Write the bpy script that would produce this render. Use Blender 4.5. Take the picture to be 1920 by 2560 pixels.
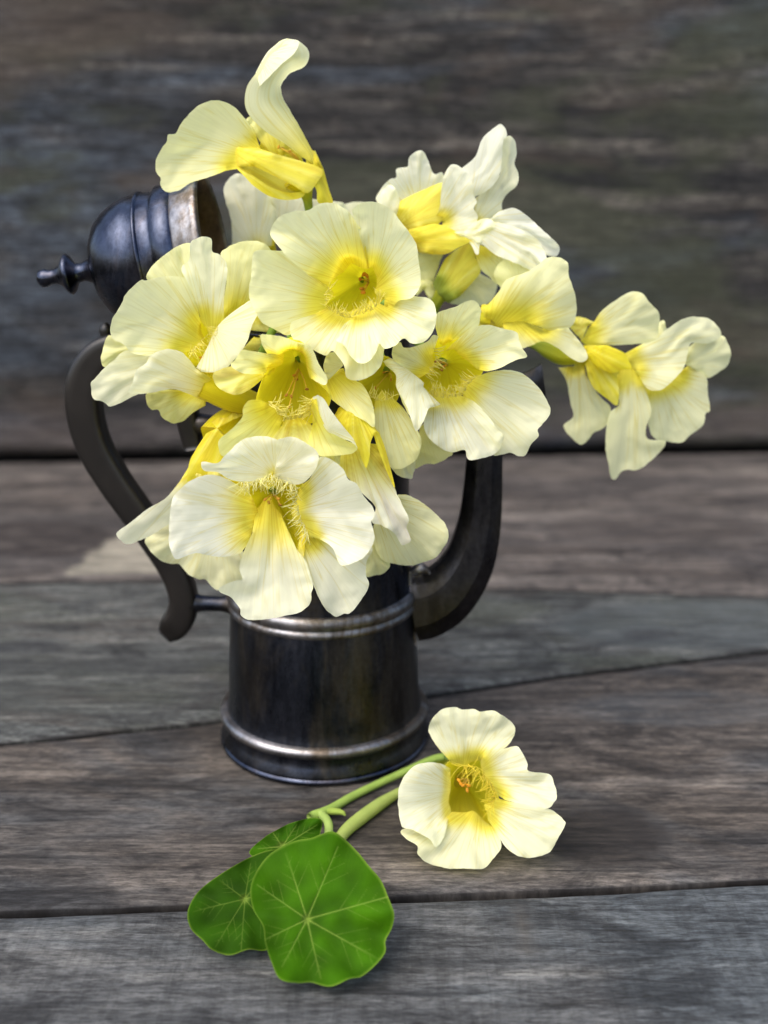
import bpy, math, random
import numpy as np
from mathutils import Vector, Matrix, geometry, noise as mnoise

random.seed(7); rng = np.random.default_rng(7)
R = math.radians
sc = bpy.context.scene
COL = sc.collection
for o in list(bpy.data.objects): bpy.data.objects.remove(o)

# ------------------------------------------------------------------ camera
CAM = Vector((0.029, -0.50, 0.270)); PITCH = R(17.3); F = 2832.0      # focal length in photo pixels (1920 x 2560)
cd = bpy.data.cameras.new('camera'); cam = bpy.data.objects.new('camera', cd); COL.objects.link(cam)
cam.location = CAM; cam.rotation_euler = (math.pi/2 - PITCH, 0, 0)
cd.sensor_fit = 'VERTICAL'; cd.sensor_height = 36; cd.sensor_width = 27; cd.lens = 36*F/2560
cd.clip_start = 0.01; cd.clip_end = 100
cd.dof.use_dof = True; cd.dof.focus_distance = 0.433; cd.dof.aperture_fstop = 6.3
sc.camera = cam
sc.render.resolution_x = 768; sc.render.resolution_y = 1024

# ------------------------------------------------------------------ light
SUN_EL, SUN_AZ = 58, -42           # soft light from high up on the left, a little in front of the pot
w = bpy.data.worlds.new('World'); sc.world = w; w.use_nodes = True
nt = w.node_tree; nt.nodes.clear()
wo = nt.nodes.new('ShaderNodeOutputWorld'); bg = nt.nodes.new('ShaderNodeBackground'); sky = nt.nodes.new('ShaderNodeTexSky')
sky.sky_type = 'NISHITA'; sky.sun_disc = False; sky.sun_elevation = R(SUN_EL)
sky.air_density = 1.0; sky.dust_density = 4.0; sky.ozone_density = 0.6
bg.inputs['Strength'].default_value = 0.15
nt.links.new(sky.outputs[0], bg.inputs[0]); nt.links.new(bg.outputs[0], wo.inputs[0])
sd = bpy.data.lights.new('sun', 'SUN'); sun = bpy.data.objects.new('sun', sd); COL.objects.link(sun)
sd.energy = 1.1; sd.angle = R(75); sd.color = (1.0, 0.985, 0.955)
sun_dir = Vector((math.sin(R(SUN_AZ))*math.cos(R(SUN_EL)), -math.cos(R(SUN_AZ))*math.cos(R(SUN_EL)), math.sin(R(SUN_EL))))
sun.rotation_euler = sun_dir.to_track_quat('Z', 'Y').to_euler(); sun.location = (-0.5, -0.6, 1.2)
sky.sun_rotation = math.atan2(sun_dir.x, sun_dir.y)
sc.view_settings.view_transform = 'Standard'; sc.view_settings.look = 'None'
sc.view_settings.exposure = 1.2; sc.view_settings.gamma = 1; sc.view_settings.use_curve_mapping = False

# ------------------------------------------------------------------ pixel -> place
CP, SP = math.cos(PITCH), math.sin(PITCH)
def rays(px, py):
    a = (np.asarray(px, float) - 960)/F; b = (np.asarray(py, float) - 1280)/F
    return np.stack([a, CP - b*SP, -SP - b*CP], -1)
def onY(px, py, Y):                              # on an upright plane y = Y (metres)
    d = rays(px, py); t = (np.asarray(Y) - CAM.y)/d[..., 1]
    return np.array(CAM) + d*t[..., None]
def onZ(px, py, Z=0.0):                          # on a level plane
    d = rays(px, py); t = (Z - CAM.z)/d[..., 2]
    return np.array(CAM) + d*t[..., None]
KD = 1920/1659
REG = {'A': (620, 490, 3.318), 'B': (200, 580, 3.318), 'C': (520, 780, 3.318), 'D': (280, 1060, 3.318), 'E': (620, 1080, 3.318),
       'F': (920, 720, 3.318), 'G': (920, 290, 3.318), 'H': (1350, 700, 3.318), 'I': (960, 1740, 3.318), 'T': (360, 60, 2.765),
       'L': (440, 1700, 1.659), 'U': (880, 260, 1.659), 'X': (960, 1100, 4.0975), 'P': (0, 0, 1/KD)}
def S(reg, pts):
    ox, oy, k = REG[reg]; p = np.array([tuple(q) + (0,)*(3-len(q)) for q in pts], float)
    p[:, 0] = ox + p[:, 0]/k; p[:, 1] = oy + p[:, 1]/k
    return p

# ------------------------------------------------------------------ materials
def new_mat(name):
    m = bpy.data.materials.new(name); m.use_nodes = True; n = m.node_tree; n.nodes.clear()
    out = n.nodes.new('ShaderNodeOutputMaterial'); b = n.nodes.new('ShaderNodeBsdfPrincipled')
    n.links.new(b.outputs[0], out.inputs[0]); return m, n, b, out
def N(n, t, **kw):
    x = n.nodes.new(t)
    for k, v in kw.items():
        if hasattr(x, k): setattr(x, k, v)
        else: x.inputs[k].default_value = v
    return x
def ramp(n, fac, stops):
    r = n.nodes.new('ShaderNodeValToRGB'); e = r.color_ramp.elements
    while len(e) < len(stops): e.new(0.5)
    for el, (p, c) in zip(e, stops): el.position = p; el.color = (c if len(c) == 4 else (*c, 1))
    n.links.new(fac, r.inputs[0]); return r.outputs[0]
def mix(n, fac, a, b, mode='MIX'):
    x = n.nodes.new('ShaderNodeMix'); x.data_type = 'RGBA'; x.blend_type = mode; x.clamp_factor = True
    for s, v in ((0, fac), (6, a), (7, b)):
        if hasattr(v, 'links'): n.links.new(v, x.inputs[s])
        elif s == 0: x.inputs[0].default_value = v
        else: x.inputs[s].default_value = (*v, 1)
    return x.outputs[2]
def math_(n, op, a, b=0.5, clamp=False):
    x = n.nodes.new('ShaderNodeMath'); x.operation = op; x.use_clamp = clamp
    for i, v in enumerate((a, b)):
        if hasattr(v, 'links'): n.links.new(v, x.inputs[i])
        else: x.inputs[i].default_value = v
    return x.outputs[0]

WK = 0.445
def wood(name, dark, mid, light, tint, seed, grain=1.0, cross=0.0, moss=0.0, upright=False):
    """weathered board: grain runs along x; the board's own colour, stains and cracks"""
    m, n, b, out = new_mat(name)
    tc = N(n, 'ShaderNodeTexCoord')
    def mapped(sx, sy, off=0.0):
        mp = N(n, 'ShaderNodeMapping'); n.links.new(tc.outputs['Object'], mp.inputs[0])
        mp.inputs['Scale'].default_value = (sx, sy if not upright else sx, sy if upright else sx*0.3)
        mp.inputs['Location'].default_value = (seed*3.1+off, seed*1.7+off, seed*0.9); return mp.outputs[0]
    def noise(v, scale, det=4, rough=0.6, dist=0.0):
        x = N(n, 'ShaderNodeTexNoise'); x.inputs['Scale'].default_value = scale; x.inputs['Detail'].default_value = det
        x.inputs['Roughness'].default_value = rough; x.inputs['Distortion'].default_value = dist
        n.links.new(v, x.inputs['Vector']); return x.outputs['Fac']
    g1 = noise(mapped(3.0, 46, 0), 1.0, 6, 0.62, 0.5)      # broad grain bands
    g2 = noise(mapped(26, 300, 5), 1.0, 8, 0.78, 0.5)       # fine fibres
    g3 = noise(mapped(190, 800, 9), 1.0, 5, 0.75)            # hairlines
    big = noise(mapped(4.5, 11, 2) if not upright else mapped(2.6, 8, 2), 1.0, 4, 0.6, 0.8)      # stains
    blot = noise(mapped(22, 44, 7), 1.0, 9, 0.74, 0.8)
    ck = noise(mapped(3.2, 70, 31), 1.0, 5, 0.55, 0.7)     # drying cracks
    col = ramp(n, g1, [(0.37 if not upright else 0.40, dark), (0.5, mid), (0.63 if not upright else 0.60, light)])
    col = mix(n, math_(n, 'MULTIPLY', ramp(n, big, [(0.45, (0, 0, 0)), (0.57, (1, 1, 1))]), 0.85), col, tint)
    fib = ramp(n, g2, [(0.38, (0.20, 0.19, 0.18)), (0.48, (0.85, 0.85, 0.85)), (0.62, (1.7, 1.68, 1.64))])
    col = mix(n, 0.75*grain, col, fib, 'MULTIPLY')
    blo = ramp(n, blot, [(0.38, (0.28, 0.28, 0.29)), (0.49, (1, 1, 1)), (0.63, (1.6, 1.57, 1.52))])
    col = mix(n, 0.8, col, blo, 'MULTIPLY')
    col = mix(n, math_(n, 'MULTIPLY', ramp(n, math_(n, 'ABSOLUTE', math_(n, 'SUBTRACT', ck, 0.5)), [(0.0, (1, 1, 1)), (0.012, (0, 0, 0))]), math_(n, 'MULTIPLY', ramp(n, blot, [(0.45, (1, 1, 1)), (0.55, (0, 0, 0))]), 0.85)), col, (0.018, 0.016, 0.015))
    hair = ramp(n, g3, [(0.38, (0.35, 0.35, 0.35)), (0.5, (1, 1, 1)), (0.62, (1.5, 1.5, 1.5))])
    col = mix(n, 0.7, col, hair, 'MULTIPLY')
    if cross:
        c1 = noise(mapped(230, 28, 3), 1.0, 6, 0.75, 0.6)
        col = mix(n, cross, col, ramp(n, c1, [(0.36, (0.55, 0.55, 0.55)), (0.52, (1, 1, 1)), (0.72, (1.25, 1.25, 1.24))]), 'MULTIPLY')
    if moss:
        mo = noise(mapped(7, 20, 11) if not upright else mapped(3.5, 11, 11), 1.0, 5, 0.65, 0.4)
        col = mix(n, math_(n, 'MULTIPLY', ramp(n, mo, [(0.5, (0, 0, 0)), (0.6, (1, 1, 1))]), moss), col, (0.095, 0.105, 0.06))
        wm = noise(mapped(5, 17, 21) if not upright else mapped(3, 9, 21), 1.0, 5, 0.65, 0.4)
        col = mix(n, math_(n, 'MULTIPLY', ramp(n, wm, [(0.52, (0, 0, 0)), (0.62, (1, 1, 1))]), moss), col, (0.15, 0.115, 0.088))
    if moss: col = mix(n, 0.45, col, fib, 'MULTIPLY'); col = mix(n, 0.4, col, hair, 'MULTIPLY')
    at = N(n, 'ShaderNodeAttribute', attribute_name='stain_shade')
    brk = ramp(n, noise(mapped(30, 90, 4), 1.0, 5, 0.7), [(0.3, (0.35, 0.35, 0.35)), (0.6, (1, 1, 1))])
    sfac = math_(n, 'MULTIPLY', at.outputs['Alpha'], brk)
    stc = mix(n, 0.65, at.outputs['Color'], fib, 'MULTIPLY')
    col = mix(n, sfac, col, stc)
    col = mix(n, 1.0, col, (WK*(0.86 if upright else 1),)*3, 'MULTIPLY')
    n.links.new(col, b.inputs['Base Color'])
    b.inputs['Roughness'].default_value = 0.78; b.inputs['Specular IOR Level'].default_value = 0.3
    h = math_(n, 'ADD', math_(n, 'MULTIPLY', g2, 0.6), math_(n, 'ADD', math_(n, 'MULTIPLY', g1, 0.7), math_(n, 'MULTIPLY', blot, 0.4)))
    if cross: h = math_(n, 'ADD', h, math_(n, 'MULTIPLY', c1, 0.4*cross))
    bp = N(n, 'ShaderNodeBump'); bp.inputs['Strength'].default_value = 0.8; bp.inputs['Distance'].default_value = 0.0016
    n.links.new(h, bp.inputs['Height']); n.links.new(bp.outputs[0], b.inputs['Normal'])
    return m

def metal(name, base, rough, dirt, dirt_amt, wear=None):
    m, n, b, out = new_mat(name); tc = N(n, 'ShaderNodeTexCoord')
    def nz(scale, det, rgh, sz=1.0, off=0.0, dist=0.0):
        mp = N(n, 'ShaderNodeMapping'); mp.inputs['Scale'].default_value = (1, 1, sz); mp.inputs['Location'].default_value = (off, off, off); n.links.new(tc.outputs['Object'], mp.inputs[0])
        x = N(n, 'ShaderNodeTexNoise'); x.inputs['Scale'].default_value = scale; x.inputs['Detail'].default_value = det; x.inputs['Roughness'].default_value = rgh; x.inputs['Distortion'].default_value = dist
        n.links.new(mp.outputs[0], x.inputs['Vector']); return x.outputs['Fac']
    a = nz(38, 9, 0.68, 0.4, 0.0, 0.6); c = nz(420, 5, 0.7); d = nz(130, 6, 0.7, 0.25, 3.0); sc_ = nz(900, 2, 0.5, 0.04, 5.0)
    col = mix(n, math_(n, 'MULTIPLY', ramp(n, a, [(0.45, (0, 0, 0)), (0.57, (1, 1, 1))]), dirt_amt), base, dirt)
    col = mix(n, 0.7, col, ramp(n, d, [(0.38, (0.55, 0.55, 0.57)), (0.5, (1, 1, 1)), (0.64, (1.45, 1.42, 1.4))]), 'MULTIPLY')
    col = mix(n, 0.4, col, ramp(n, c, [(0.36, (0.5, 0.5, 0.5)), (0.62, (1.3, 1.3, 1.3))]), 'MULTIPLY')
    n.links.new(col, b.inputs['Base Color']); b.inputs['Metallic'].default_value = 1.0
    rr = math_(n, 'ADD', math_(n, 'MULTIPLY', ramp(n, a, [(0.4, (0, 0, 0)), (0.6, (1, 1, 1))]), 0.2), math_(n, 'ADD', math_(n, 'MULTIPLY', d, 0.25), rough-0.14))
    n.links.new(rr, b.inputs['Roughness'])
    bp = N(n, 'ShaderNodeBump'); bp.inputs['Strength'].default_value = 0.22; bp.inputs['Distance'].default_value = 0.0006
    n.links.new(math_(n, 'ADD', math_(n, 'ADD', a, math_(n, 'MULTIPLY', c, 0.25)), math_(n, 'MULTIPLY', sc_, 0.15)), bp.inputs['Height']); n.links.new(bp.outputs[0], b.inputs['Normal'])
    return m

def petal_mat():
    m, n, b, out = new_mat('petal')
    pig = N(n, 'ShaderNodeAttribute', attribute_name='pig'); uv = N(n, 'ShaderNodeUVMap', uv_map='uv')
    sep = N(n, 'ShaderNodeSeparateXYZ'); n.links.new(uv.outputs[0], sep.inputs[0])
    def strip_noise(su, sv, det, off):
        mp = N(n, 'ShaderNodeMapping'); mp.inputs['Scale'].default_value = (su, sv, 1); mp.inputs['Location'].default_value = (off, off*0.7, 0)
        n.links.new(uv.outputs[0], mp.inputs[0])
        x = N(n, 'ShaderNodeTexNoise'); x.inputs['Scale'].default_value = 1; x.inputs['Detail'].default_value = det; x.inputs['Distortion'].default_value = 0.12
        n.links.new(mp.outputs[0], x.inputs['Vector']); return x.outputs['Fac']
    v1 = strip_noise(15, 0.55, 2.2, 0.0); v2 = strip_noise(60, 2.5, 4, 3.0)
    vein = ramp(n, math_(n, 'ABSOLUTE', math_(n, 'SUBTRACT', v1, 0.5)), [(0.0, (1, 1, 1)), (0.034, (0, 0, 0))])
    inner = ramp(n, sep.outputs['Y'], [(0.05, (1, 1, 1)), (0.7, (0.45, 0.45, 0.45)), (1.0, (0.05, 0.05, 0.05))])
    vm = math_(n, 'MULTIPLY', math_(n, 'MULTIPLY', vein, inner), 0.8)
    dark = mix(n, 1.0, pig.outputs['Color'], (0.86, 0.77, 0.34), 'MULTIPLY')
    col = mix(n, vm, pig.outputs['Color'], dark)
    col = mix(n, 0.5, col, ramp(n, v2, [(0.3, (0.90, 0.90, 0.86)), (0.6, (1.03, 1.03, 1.03))]), 'MULTIPLY')
    n.links.new(col, b.inputs['Base Color'])
    b.inputs['Roughness'].default_value = 0.6; b.inputs['Specular IOR Level'].default_value = 0.22
    b.inputs['Sheen Weight'].default_value = 0.15; b.inputs['Sheen Roughness'].default_value = 0.5
    bp = N(n, 'ShaderNodeBump'); bp.inputs['Strength'].default_value = 0.16; bp.inputs['Distance'].default_value = 0.0005
    hh = math_(n, 'SUBTRACT', math_(n, 'MULTIPLY', v2, 0.8), math_(n, 'MULTIPLY', vein, 0.25))
    n.links.new(hh, bp.inputs['Height']); n.links.new(bp.outputs[0], b.inputs['Normal'])
    tr = N(n, 'ShaderNodeBsdfTranslucent'); n.links.new(mix(n, 1.0, col, (1.0, 1.0, 0.86), 'MULTIPLY'), tr.inputs['Color']); n.links.new(bp.outputs[0], tr.inputs['Normal'])
    mx = N(n, 'ShaderNodeMixShader'); mx.inputs[0].default_value = 0.55
    n.links.new(b.outputs[0], mx.inputs[1]); n.links.new(tr.outputs[0], mx.inputs[2]); n.links.new(mx.outputs[0], out.inputs[0])
    return m

def leaf_mat():
    m, n, b, out = new_mat('leaf')
    pig = N(n, 'ShaderNodeAttribute', attribute_name='pig'); tc = N(n, 'ShaderNodeTexCoord')
    a = N(n, 'ShaderNodeTexNoise'); a.inputs['Scale'].default_value = 90; a.inputs['Detail'].default_value = 5; n.links.new(tc.outputs['Object'], a.inputs['Vector'])
    f = N(n, 'ShaderNodeTexNoise'); f.inputs['Scale'].default_value = 900; f.inputs['Detail'].default_value = 3; n.links.new(tc.outputs['Object'], f.inputs['Vector'])
    col = mix(n, 0.6, pig.outputs['Color'], ramp(n, a.outputs[0], [(0.3, (0.72, 0.78, 0.6)), (0.7, (1.2, 1.15, 1.1))]), 'MULTIPLY')
    n.links.new(col, b.inputs['Base Color'])
    b.inputs['Roughness'].default_value = 0.7; b.inputs['Specular IOR Level'].default_value = 0.06
    bp = N(n, 'ShaderNodeBump'); bp.inputs['Strength'].default_value = 0.3; bp.inputs['Distance'].default_value = 0.0005
    n.links.new(f.outputs[0], bp.inputs['Height']); n.links.new(bp.outputs[0], b.inputs['Normal'])
    tr = N(n, 'ShaderNodeBsdfTranslucent'); n.links.new(mix(n, 1.0, col, (1.2, 1.25, 0.4), 'MULTIPLY'), tr.inputs['Color'])
    mx = N(n, 'ShaderNodeMixShader'); mx.inputs[0].default_value = 0.25
    n.links.new(b.outputs[0], mx.inputs[1]); n.links.new(tr.outputs[0], mx.inputs[2]); n.links.new(mx.outputs[0], out.inputs[0])
    return m

def plain(name, col, rough, var=0.3, scale=80, spec=0.5):
    m, n, b, out = new_mat(name); tc = N(n, 'ShaderNodeTexCoord')
    a = N(n, 'ShaderNodeTexNoise'); a.inputs['Scale'].default_value = scale; a.inputs['Detail'].default_value = 6; n.links.new(tc.outputs['Object'], a.inputs['Vector'])
    n.links.new(mix(n, var, col, ramp(n, a.outputs[0], [(0.3, (0.3, 0.3, 0.3)), (0.7, (1.5, 1.5, 1.5))]), 'MULTIPLY'), b.inputs['Base Color'])
    b.inputs['Roughness'].default_value = rough; b.inputs['Specular IOR Level'].default_value = spec
    bp = N(n, 'ShaderNodeBump'); bp.inputs['Strength'].default_value = 0.15; bp.inputs['Distance'].default_value = 0.0006
    n.links.new(a.outputs[0], bp.inputs['Height']); n.links.new(bp.outputs[0], b.inputs['Normal'])
    return m

PETAL = petal_mat(); LEAF = leaf_mat()
TARN = metal('tarnished_silver', (0.036, 0.040, 0.053), 0.27, (0.052, 0.044, 0.034), 0.8)
LIDM = metal('lid_silver', (0.044, 0.052, 0.076), 0.20, (0.06, 0.05, 0.05), 0.6)
BRIGHT = metal('worn_silver', (0.25, 0.245, 0.25), 0.36, (0.11, 0.085, 0.06), 0.9)
SPOUTM = metal('spout_pewter', (0.046, 0.045, 0.050), 0.30, (0.040, 0.034, 0.026), 0.8)
INSIDE = metal('lid_inside', (0.12, 0.085, 0.06), 0.5, (0.08, 0.05, 0.03), 0.8)
EBONY = plain('ebonised_wood', (0.0085, 0.007, 0.006), 0.36, 0.6, 60, 0.4)
GAP = plain('gap_shade', (0.012, 0.011, 0.010), 0.95, 0.5, 60, 0.1)  # near-black, so the shade inside the gaps is put into the colour

# ------------------------------------------------------------------ objects
def props(o, label=None, cat=None, group=None, kind=None):
    for k, v in (('label', label), ('category', cat), ('group', group), ('kind', kind)):
        if v: o[k] = v
    return o
def empty(name, loc, **kw):
    o = bpy.data.objects.new(name, None); o.location = loc; o.empty_display_size = 0.02; COL.objects.link(o); return props(o, **kw)
def mesh(name, verts, faces, mat, parent=None, smooth=True, attrs=None, uv=None, kind=None):
    me = bpy.data.meshes.new(name); verts = np.asarray(verts, float)
    off = np.array(parent_world(parent)) if parent else np.zeros(3)
    me.from_pydata((verts - off).tolist(), [], faces)
    if smooth: me.polygons.foreach_set('use_smooth', [True]*len(me.polygons))
    for nm, arr in (attrs or {}).items():
        a = me.color_attributes.new(nm, 'FLOAT_COLOR', 'POINT'); a.data.foreach_set('color', np.asarray(arr, np.float32).ravel())
    if uv is not None:
        l = me.uv_layers.new(name='uv'); idx = np.empty(len(me.loops), int); me.loops.foreach_get('vertex_index', idx)
        l.data.foreach_set('uv', np.asarray(uv, np.float32)[idx].ravel())
    me.materials.append(mat); me.update()
    o = bpy.data.objects.new(name, me); COL.objects.link(o)
    if parent: o.parent = parent
    if kind: o['kind'] = kind
    return o
def parent_world(p):
    v = Vector((0, 0, 0))
    while p: v = v + p.location; p = p.parent
    return v
def grid_faces(nu, nv, wrap=False, off=0):
    f = []
    for i in range(nu-1):
        for j in range(nv if wrap else nv-1):
            j2 = (j+1) % nv; f.append((off+i*nv+j, off+(i+1)*nv+j, off+(i+1)*nv+j2, off+i*nv+j2))
    return f
def catmull(P, n, closed=False, dims=2):
    P = np.asarray(P, float)
    if len(P) == 1: return np.repeat(P, n, 0)
    if len(P) == 2: return P[0] + (P[1]-P[0])*np.linspace(0, 1, n)[:, None]
    Q = np.vstack([P[-1], P, P[0], P[1]]) if closed else np.vstack([2*P[0]-P[1], P, 2*P[-1]-P[-2]])
    out = []
    for i in range(1, len(Q)-2):
        p0, p1, p2, p3 = Q[i-1:i+3]; t = np.linspace(0, 1, 12, endpoint=False)[:, None]
        out.append(0.5*(2*p1 + (p2-p0)*t + (2*p0-5*p1+4*p2-p3)*t**2 + (3*p1-p0-3*p2+p3)*t**3))
    C = np.vstack(out + [Q[-2:-1]])
    L = np.r_[0, np.cumsum(np.linalg.norm(np.diff(C[:, :dims], axis=0), axis=1) + 1e-9)]
    s = np.linspace(0, L[-1], n)
    return np.stack([np.interp(s, L, C[:, k]) for k in range(C.shape[1])], -1)
def tube_mesh(pts, rad, sides=10, cap=True):
    pts = np.asarray(pts, float); rad = np.asarray(rad, float); V = []; F_ = []
    t = np.gradient(pts, axis=0); t /= np.linalg.norm(t, axis=1)[:, None] + 1e-12
    u = np.cross(t[0], [0.31, 0.2, 0.93]); u /= np.linalg.norm(u)
    for i in range(len(pts)):
        u = u - t[i]*np.dot(u, t[i]); u /= np.linalg.norm(u) + 1e-12; v = np.cross(t[i], u)
        for k in range(sides):
            a = 2*math.pi*k/sides; V.append(pts[i] + rad[i]*(math.cos(a)*u + math.sin(a)*v))
    F_ = grid_faces(len(pts), sides, True)
    if cap: F_ += [tuple(range(sides))[::-1], tuple(range((len(pts)-1)*sides, len(pts)*sides))]
    return np.array(V), F_
def lathe(profile, seg=72):
    V = []; 
    for r, z in profile:
        for k in range(seg): a = 2*math.pi*k/seg; V.append((r*math.cos(a), r*math.sin(a), z))
    return np.array(V), [f[::-1] for f in grid_faces(len(profile), seg, True)]

# ------------------------------------------------------------------ table and wall
XL, XR = -0.8, 0.86
def joint(pts):                                   # seam of the table, photo display pixels -> y as a function of x
    p = onZ(np.array([q[0] for q in pts])*KD, np.array([q[1] for q in pts])*KD)
    x, y = p[:, 0], p[:, 1]
    def f(X):
        Y = np.interp(X, x, y); k0 = (y[1]-y[0])/(x[1]-x[0]); k1 = (y[-1]-y[-2])/(x[-1]-x[-2])
        return np.where(X < x[0], y[0] + k0*0.3*(X-x[0]), np.where(X > x[-1], y[-1] + k1*0.3*(X-x[-1]), Y))
    return f
J1 = joint([(0, 1968), (430, 1950), (830, 1936), (1230, 1920), (1659, 1898)])
J2 = joint([(0, 1604), (300, 1572), (480, 1553), (920, 1500), (1230, 1455), (1659, 1403)])
J3 = joint([(0, 1256), (330, 1248), (830, 1262), (1659, 1285)])
JW = joint([(0, 998), (1659, 976)])
J0 = lambda X: J1(X)*0 - 0.33 + 0.01*X
JA = lambda X: J1(X)*0 - 0.56 - 0.01*X
JB = lambda X: J1(X)*0 - 0.80
# stains with a shape of their own on the boards, plus one painted cast shadow: (display px cx, cy, rx, ry, colour, strength)
STAINS_SHADOW = [(80, 1165, 190, 45, (0.040, 0.032, 0.030), 1.0),
          (250, 1130, 130, 26, (0.045, 0.037, 0.034), 0.8),
          (1310, 1810, 140, 70, (0.030, 0.026, 0.024), 1.0), (1420, 1140, 260, 40, (0.075, 0.058, 0.05), 0.7),  # first oval: cast shadow of the fallen flower, painted on the boards
          (1500, 1350, 330, 55, (0.135, 0.16, 0.165), 0.75), (200, 1440, 330, 22, (0.035, 0.042, 0.04), 0.7), (60, 1400, 90, 16, (0.02, 0.024, 0.03), 0.8),
          (150, 1500, 300, 50, (0.085, 0.10, 0.085), 0.6), (560, 1455, 130, 26, (0.13, 0.13, 0.07), 0.5), (1400, 1370, 60, 14, (0.035, 0.04, 0.05), 0.7),
          (1130, 2010, 30, 60, (0.24, 0.215, 0.18), 0.6), (1480, 1530, 260, 40, (0.12, 0.135, 0.145), 0.6)]
def stain_shade_at(pts):
    rel = pts - np.array(CAM); zc = rel[:, 1]*CP - rel[:, 2]*SP; yc = rel[:, 1]*SP + rel[:, 2]*CP; zc = np.maximum(zc, 0.05)
    px = (960 + F*rel[:, 0]/zc)/KD; py = (1280 - F*yc/zc)/KD
    col = np.zeros((len(pts), 4)); col[:, :3] = 0.1
    for cx, cy, rx, ry, c, st in STAINS_SHADOW:
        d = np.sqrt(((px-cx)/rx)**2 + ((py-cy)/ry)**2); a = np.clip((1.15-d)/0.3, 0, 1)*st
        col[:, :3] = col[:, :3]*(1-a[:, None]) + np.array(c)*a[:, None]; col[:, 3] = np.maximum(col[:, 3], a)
    W_ = np.array([(125, 1246), (200, 1192), (262, 1152), (330, 1146), (372, 1176), (345, 1240)], float); dd = np.full(len(pts), 1e9)   # pale split in the back board
    for k in range(6):
        a_, b_ = W_[k], W_[(k+1) % 6]; e_ = b_-a_; dd = np.minimum(dd, (e_[0]*(py-a_[1]) - e_[1]*(px-a_[0]))/np.linalg.norm(e_))
    a = np.clip(dd/5+0.3, 0, 1); col[:, :3] = col[:, :3]*(1-a[:, None]) + np.array((0.50, 0.46, 0.36))*a[:, None]; col[:, 3] = np.maximum(col[:, 3], a)
    return col
table = props(bpy.data.objects.new('tabletop', None), kind='structure'); COL.objects.link(table)
def plank(f0, f1, mat, seed, gap=0.0022):
    nx, ny = 250, 100; X = np.linspace(XL, XR, nx)
    wob = lambda ph: np.array([0.0011*mnoise.noise((x*9, ph, 0)) + 0.0007*mnoise.noise((x*45, ph, 3)) for x in X])
    y0 = f0(X) + gap/2 + wob(seed*2.3); y1 = f1(X) - gap/2 + wob(seed*5.1+9)
    tt = np.r_[0, 0, np.array([0.0, 0.004, 0.012, 0.03]), np.linspace(0.06, 0.94, ny-12), np.array([0.97, 0.988, 0.996, 1.0]), 1, 1]
    zz = np.r_[-0.022, -0.004, np.array([-0.0022, -0.0011, -0.0004, -0.0001]), np.zeros(ny-12), np.array([-0.0001, -0.0004, -0.0011, -0.0022]), -0.004, -0.022]
    V = []
    for t, z in zip(tt, zz):
        yy = y0 + (y1-y0)*t
        for i in range(nx):
            u = -0.0004*(0.5+0.5*mnoise.noise((X[i]*6, yy[i]*30, seed))) if 0 < t < 1 else 0
            V.append((X[i], yy[i], z+u))
    V = np.array(V); f = [q[::-1] for q in grid_faces(len(tt), nx)]; st = stain_shade_at(V); st[V[:, 2] < -0.0018] = (0.012, 0.010, 0.009, 1)  # joint sides near-black: dirt, with the gap's shade put into the colour
    return mesh('plank', V, f, mat, table, attrs={'stain_shade': st})
g = lambda r, b=1.0, k=1.0: (r*k, r*0.96*k, r*0.92*b*k)
WFRONT = wood('front_board', (0.078, 0.083, 0.086), (0.142, 0.147, 0.148), (0.215, 0.215, 0.205), (0.110, 0.128, 0.140), 1.0, 0.8, cross=0.65)
WMID = wood('brown_board', (0.066, 0.056, 0.047), (0.120, 0.103, 0.088), (0.185, 0.163, 0.142), (0.088, 0.092, 0.096), 2.0, 1.0, cross=0.15)
WGREEN = wood('green_grey_board', (0.054, 0.058, 0.056), (0.100, 0.106, 0.100), (0.165, 0.172, 0.162), (0.104, 0.113, 0.110), 3.3, 0.9, moss=0.3)
WBACK = wood('back_board', (0.085, 0.072, 0.064), (0.152, 0.132, 0.118), (0.23, 0.205, 0.185), (0.098, 0.088, 0.084), 4.6, 0.9)
plank(JA, J0, WMID, 0.7); plank(JB, JA, WFRONT, 0.3)
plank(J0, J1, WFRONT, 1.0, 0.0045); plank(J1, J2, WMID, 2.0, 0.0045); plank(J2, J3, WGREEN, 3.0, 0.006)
plank(J3, lambda X: JW(X)+0.004, WBACK, 4.0, 0.006)
mesh('under_shade_sheet', [(XL, -0.8, -0.023), (XR, -0.8, -0.023), (XR, 0.62, -0.023), (XL, 0.62, -0.023)], [(0, 1, 2, 3)], GAP, table)  # dark sheet below the boards, gap shade painted in its colour
WY = float(np.mean(JW(np.array([-0.3, 0.3])))) + 0.0035
wall = props(bpy.data.objects.new('wall', None), kind='structure'); COL.objects.link(wall)
WW = [wood('wall_board_%d' % i, d, m_, l, t, 6.2+i*2.7, 1.0, moss=mo, upright=True) for i, (d, m_, l, t, mo) in enumerate([
      ((0.024, 0.024, 0.025), (0.066, 0.062, 0.058), (0.165, 0.150, 0.130), (0.085, 0.108, 0.140), 0.7),
      ((0.026, 0.025, 0.024), (0.058, 0.054, 0.049), (0.115, 0.105, 0.095), (0.052, 0.056, 0.060), 0.55),
      ((0.035, 0.031, 0.026), (0.075, 0.067, 0.055), (0.12, 0.108, 0.088), (0.055, 0.05, 0.042), 0.4),
      ((0.035, 0.031, 0.026), (0.075, 0.067, 0.055), (0.12, 0.108, 0.088), (0.055, 0.05, 0.042), 0.4)])]
slope = (JW(np.array([0.4]))[0] - JW(np.array([-0.4]))[0])/0.8
zs = [0.007, 0.170, 0.345, 0.520, 0.66]
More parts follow.
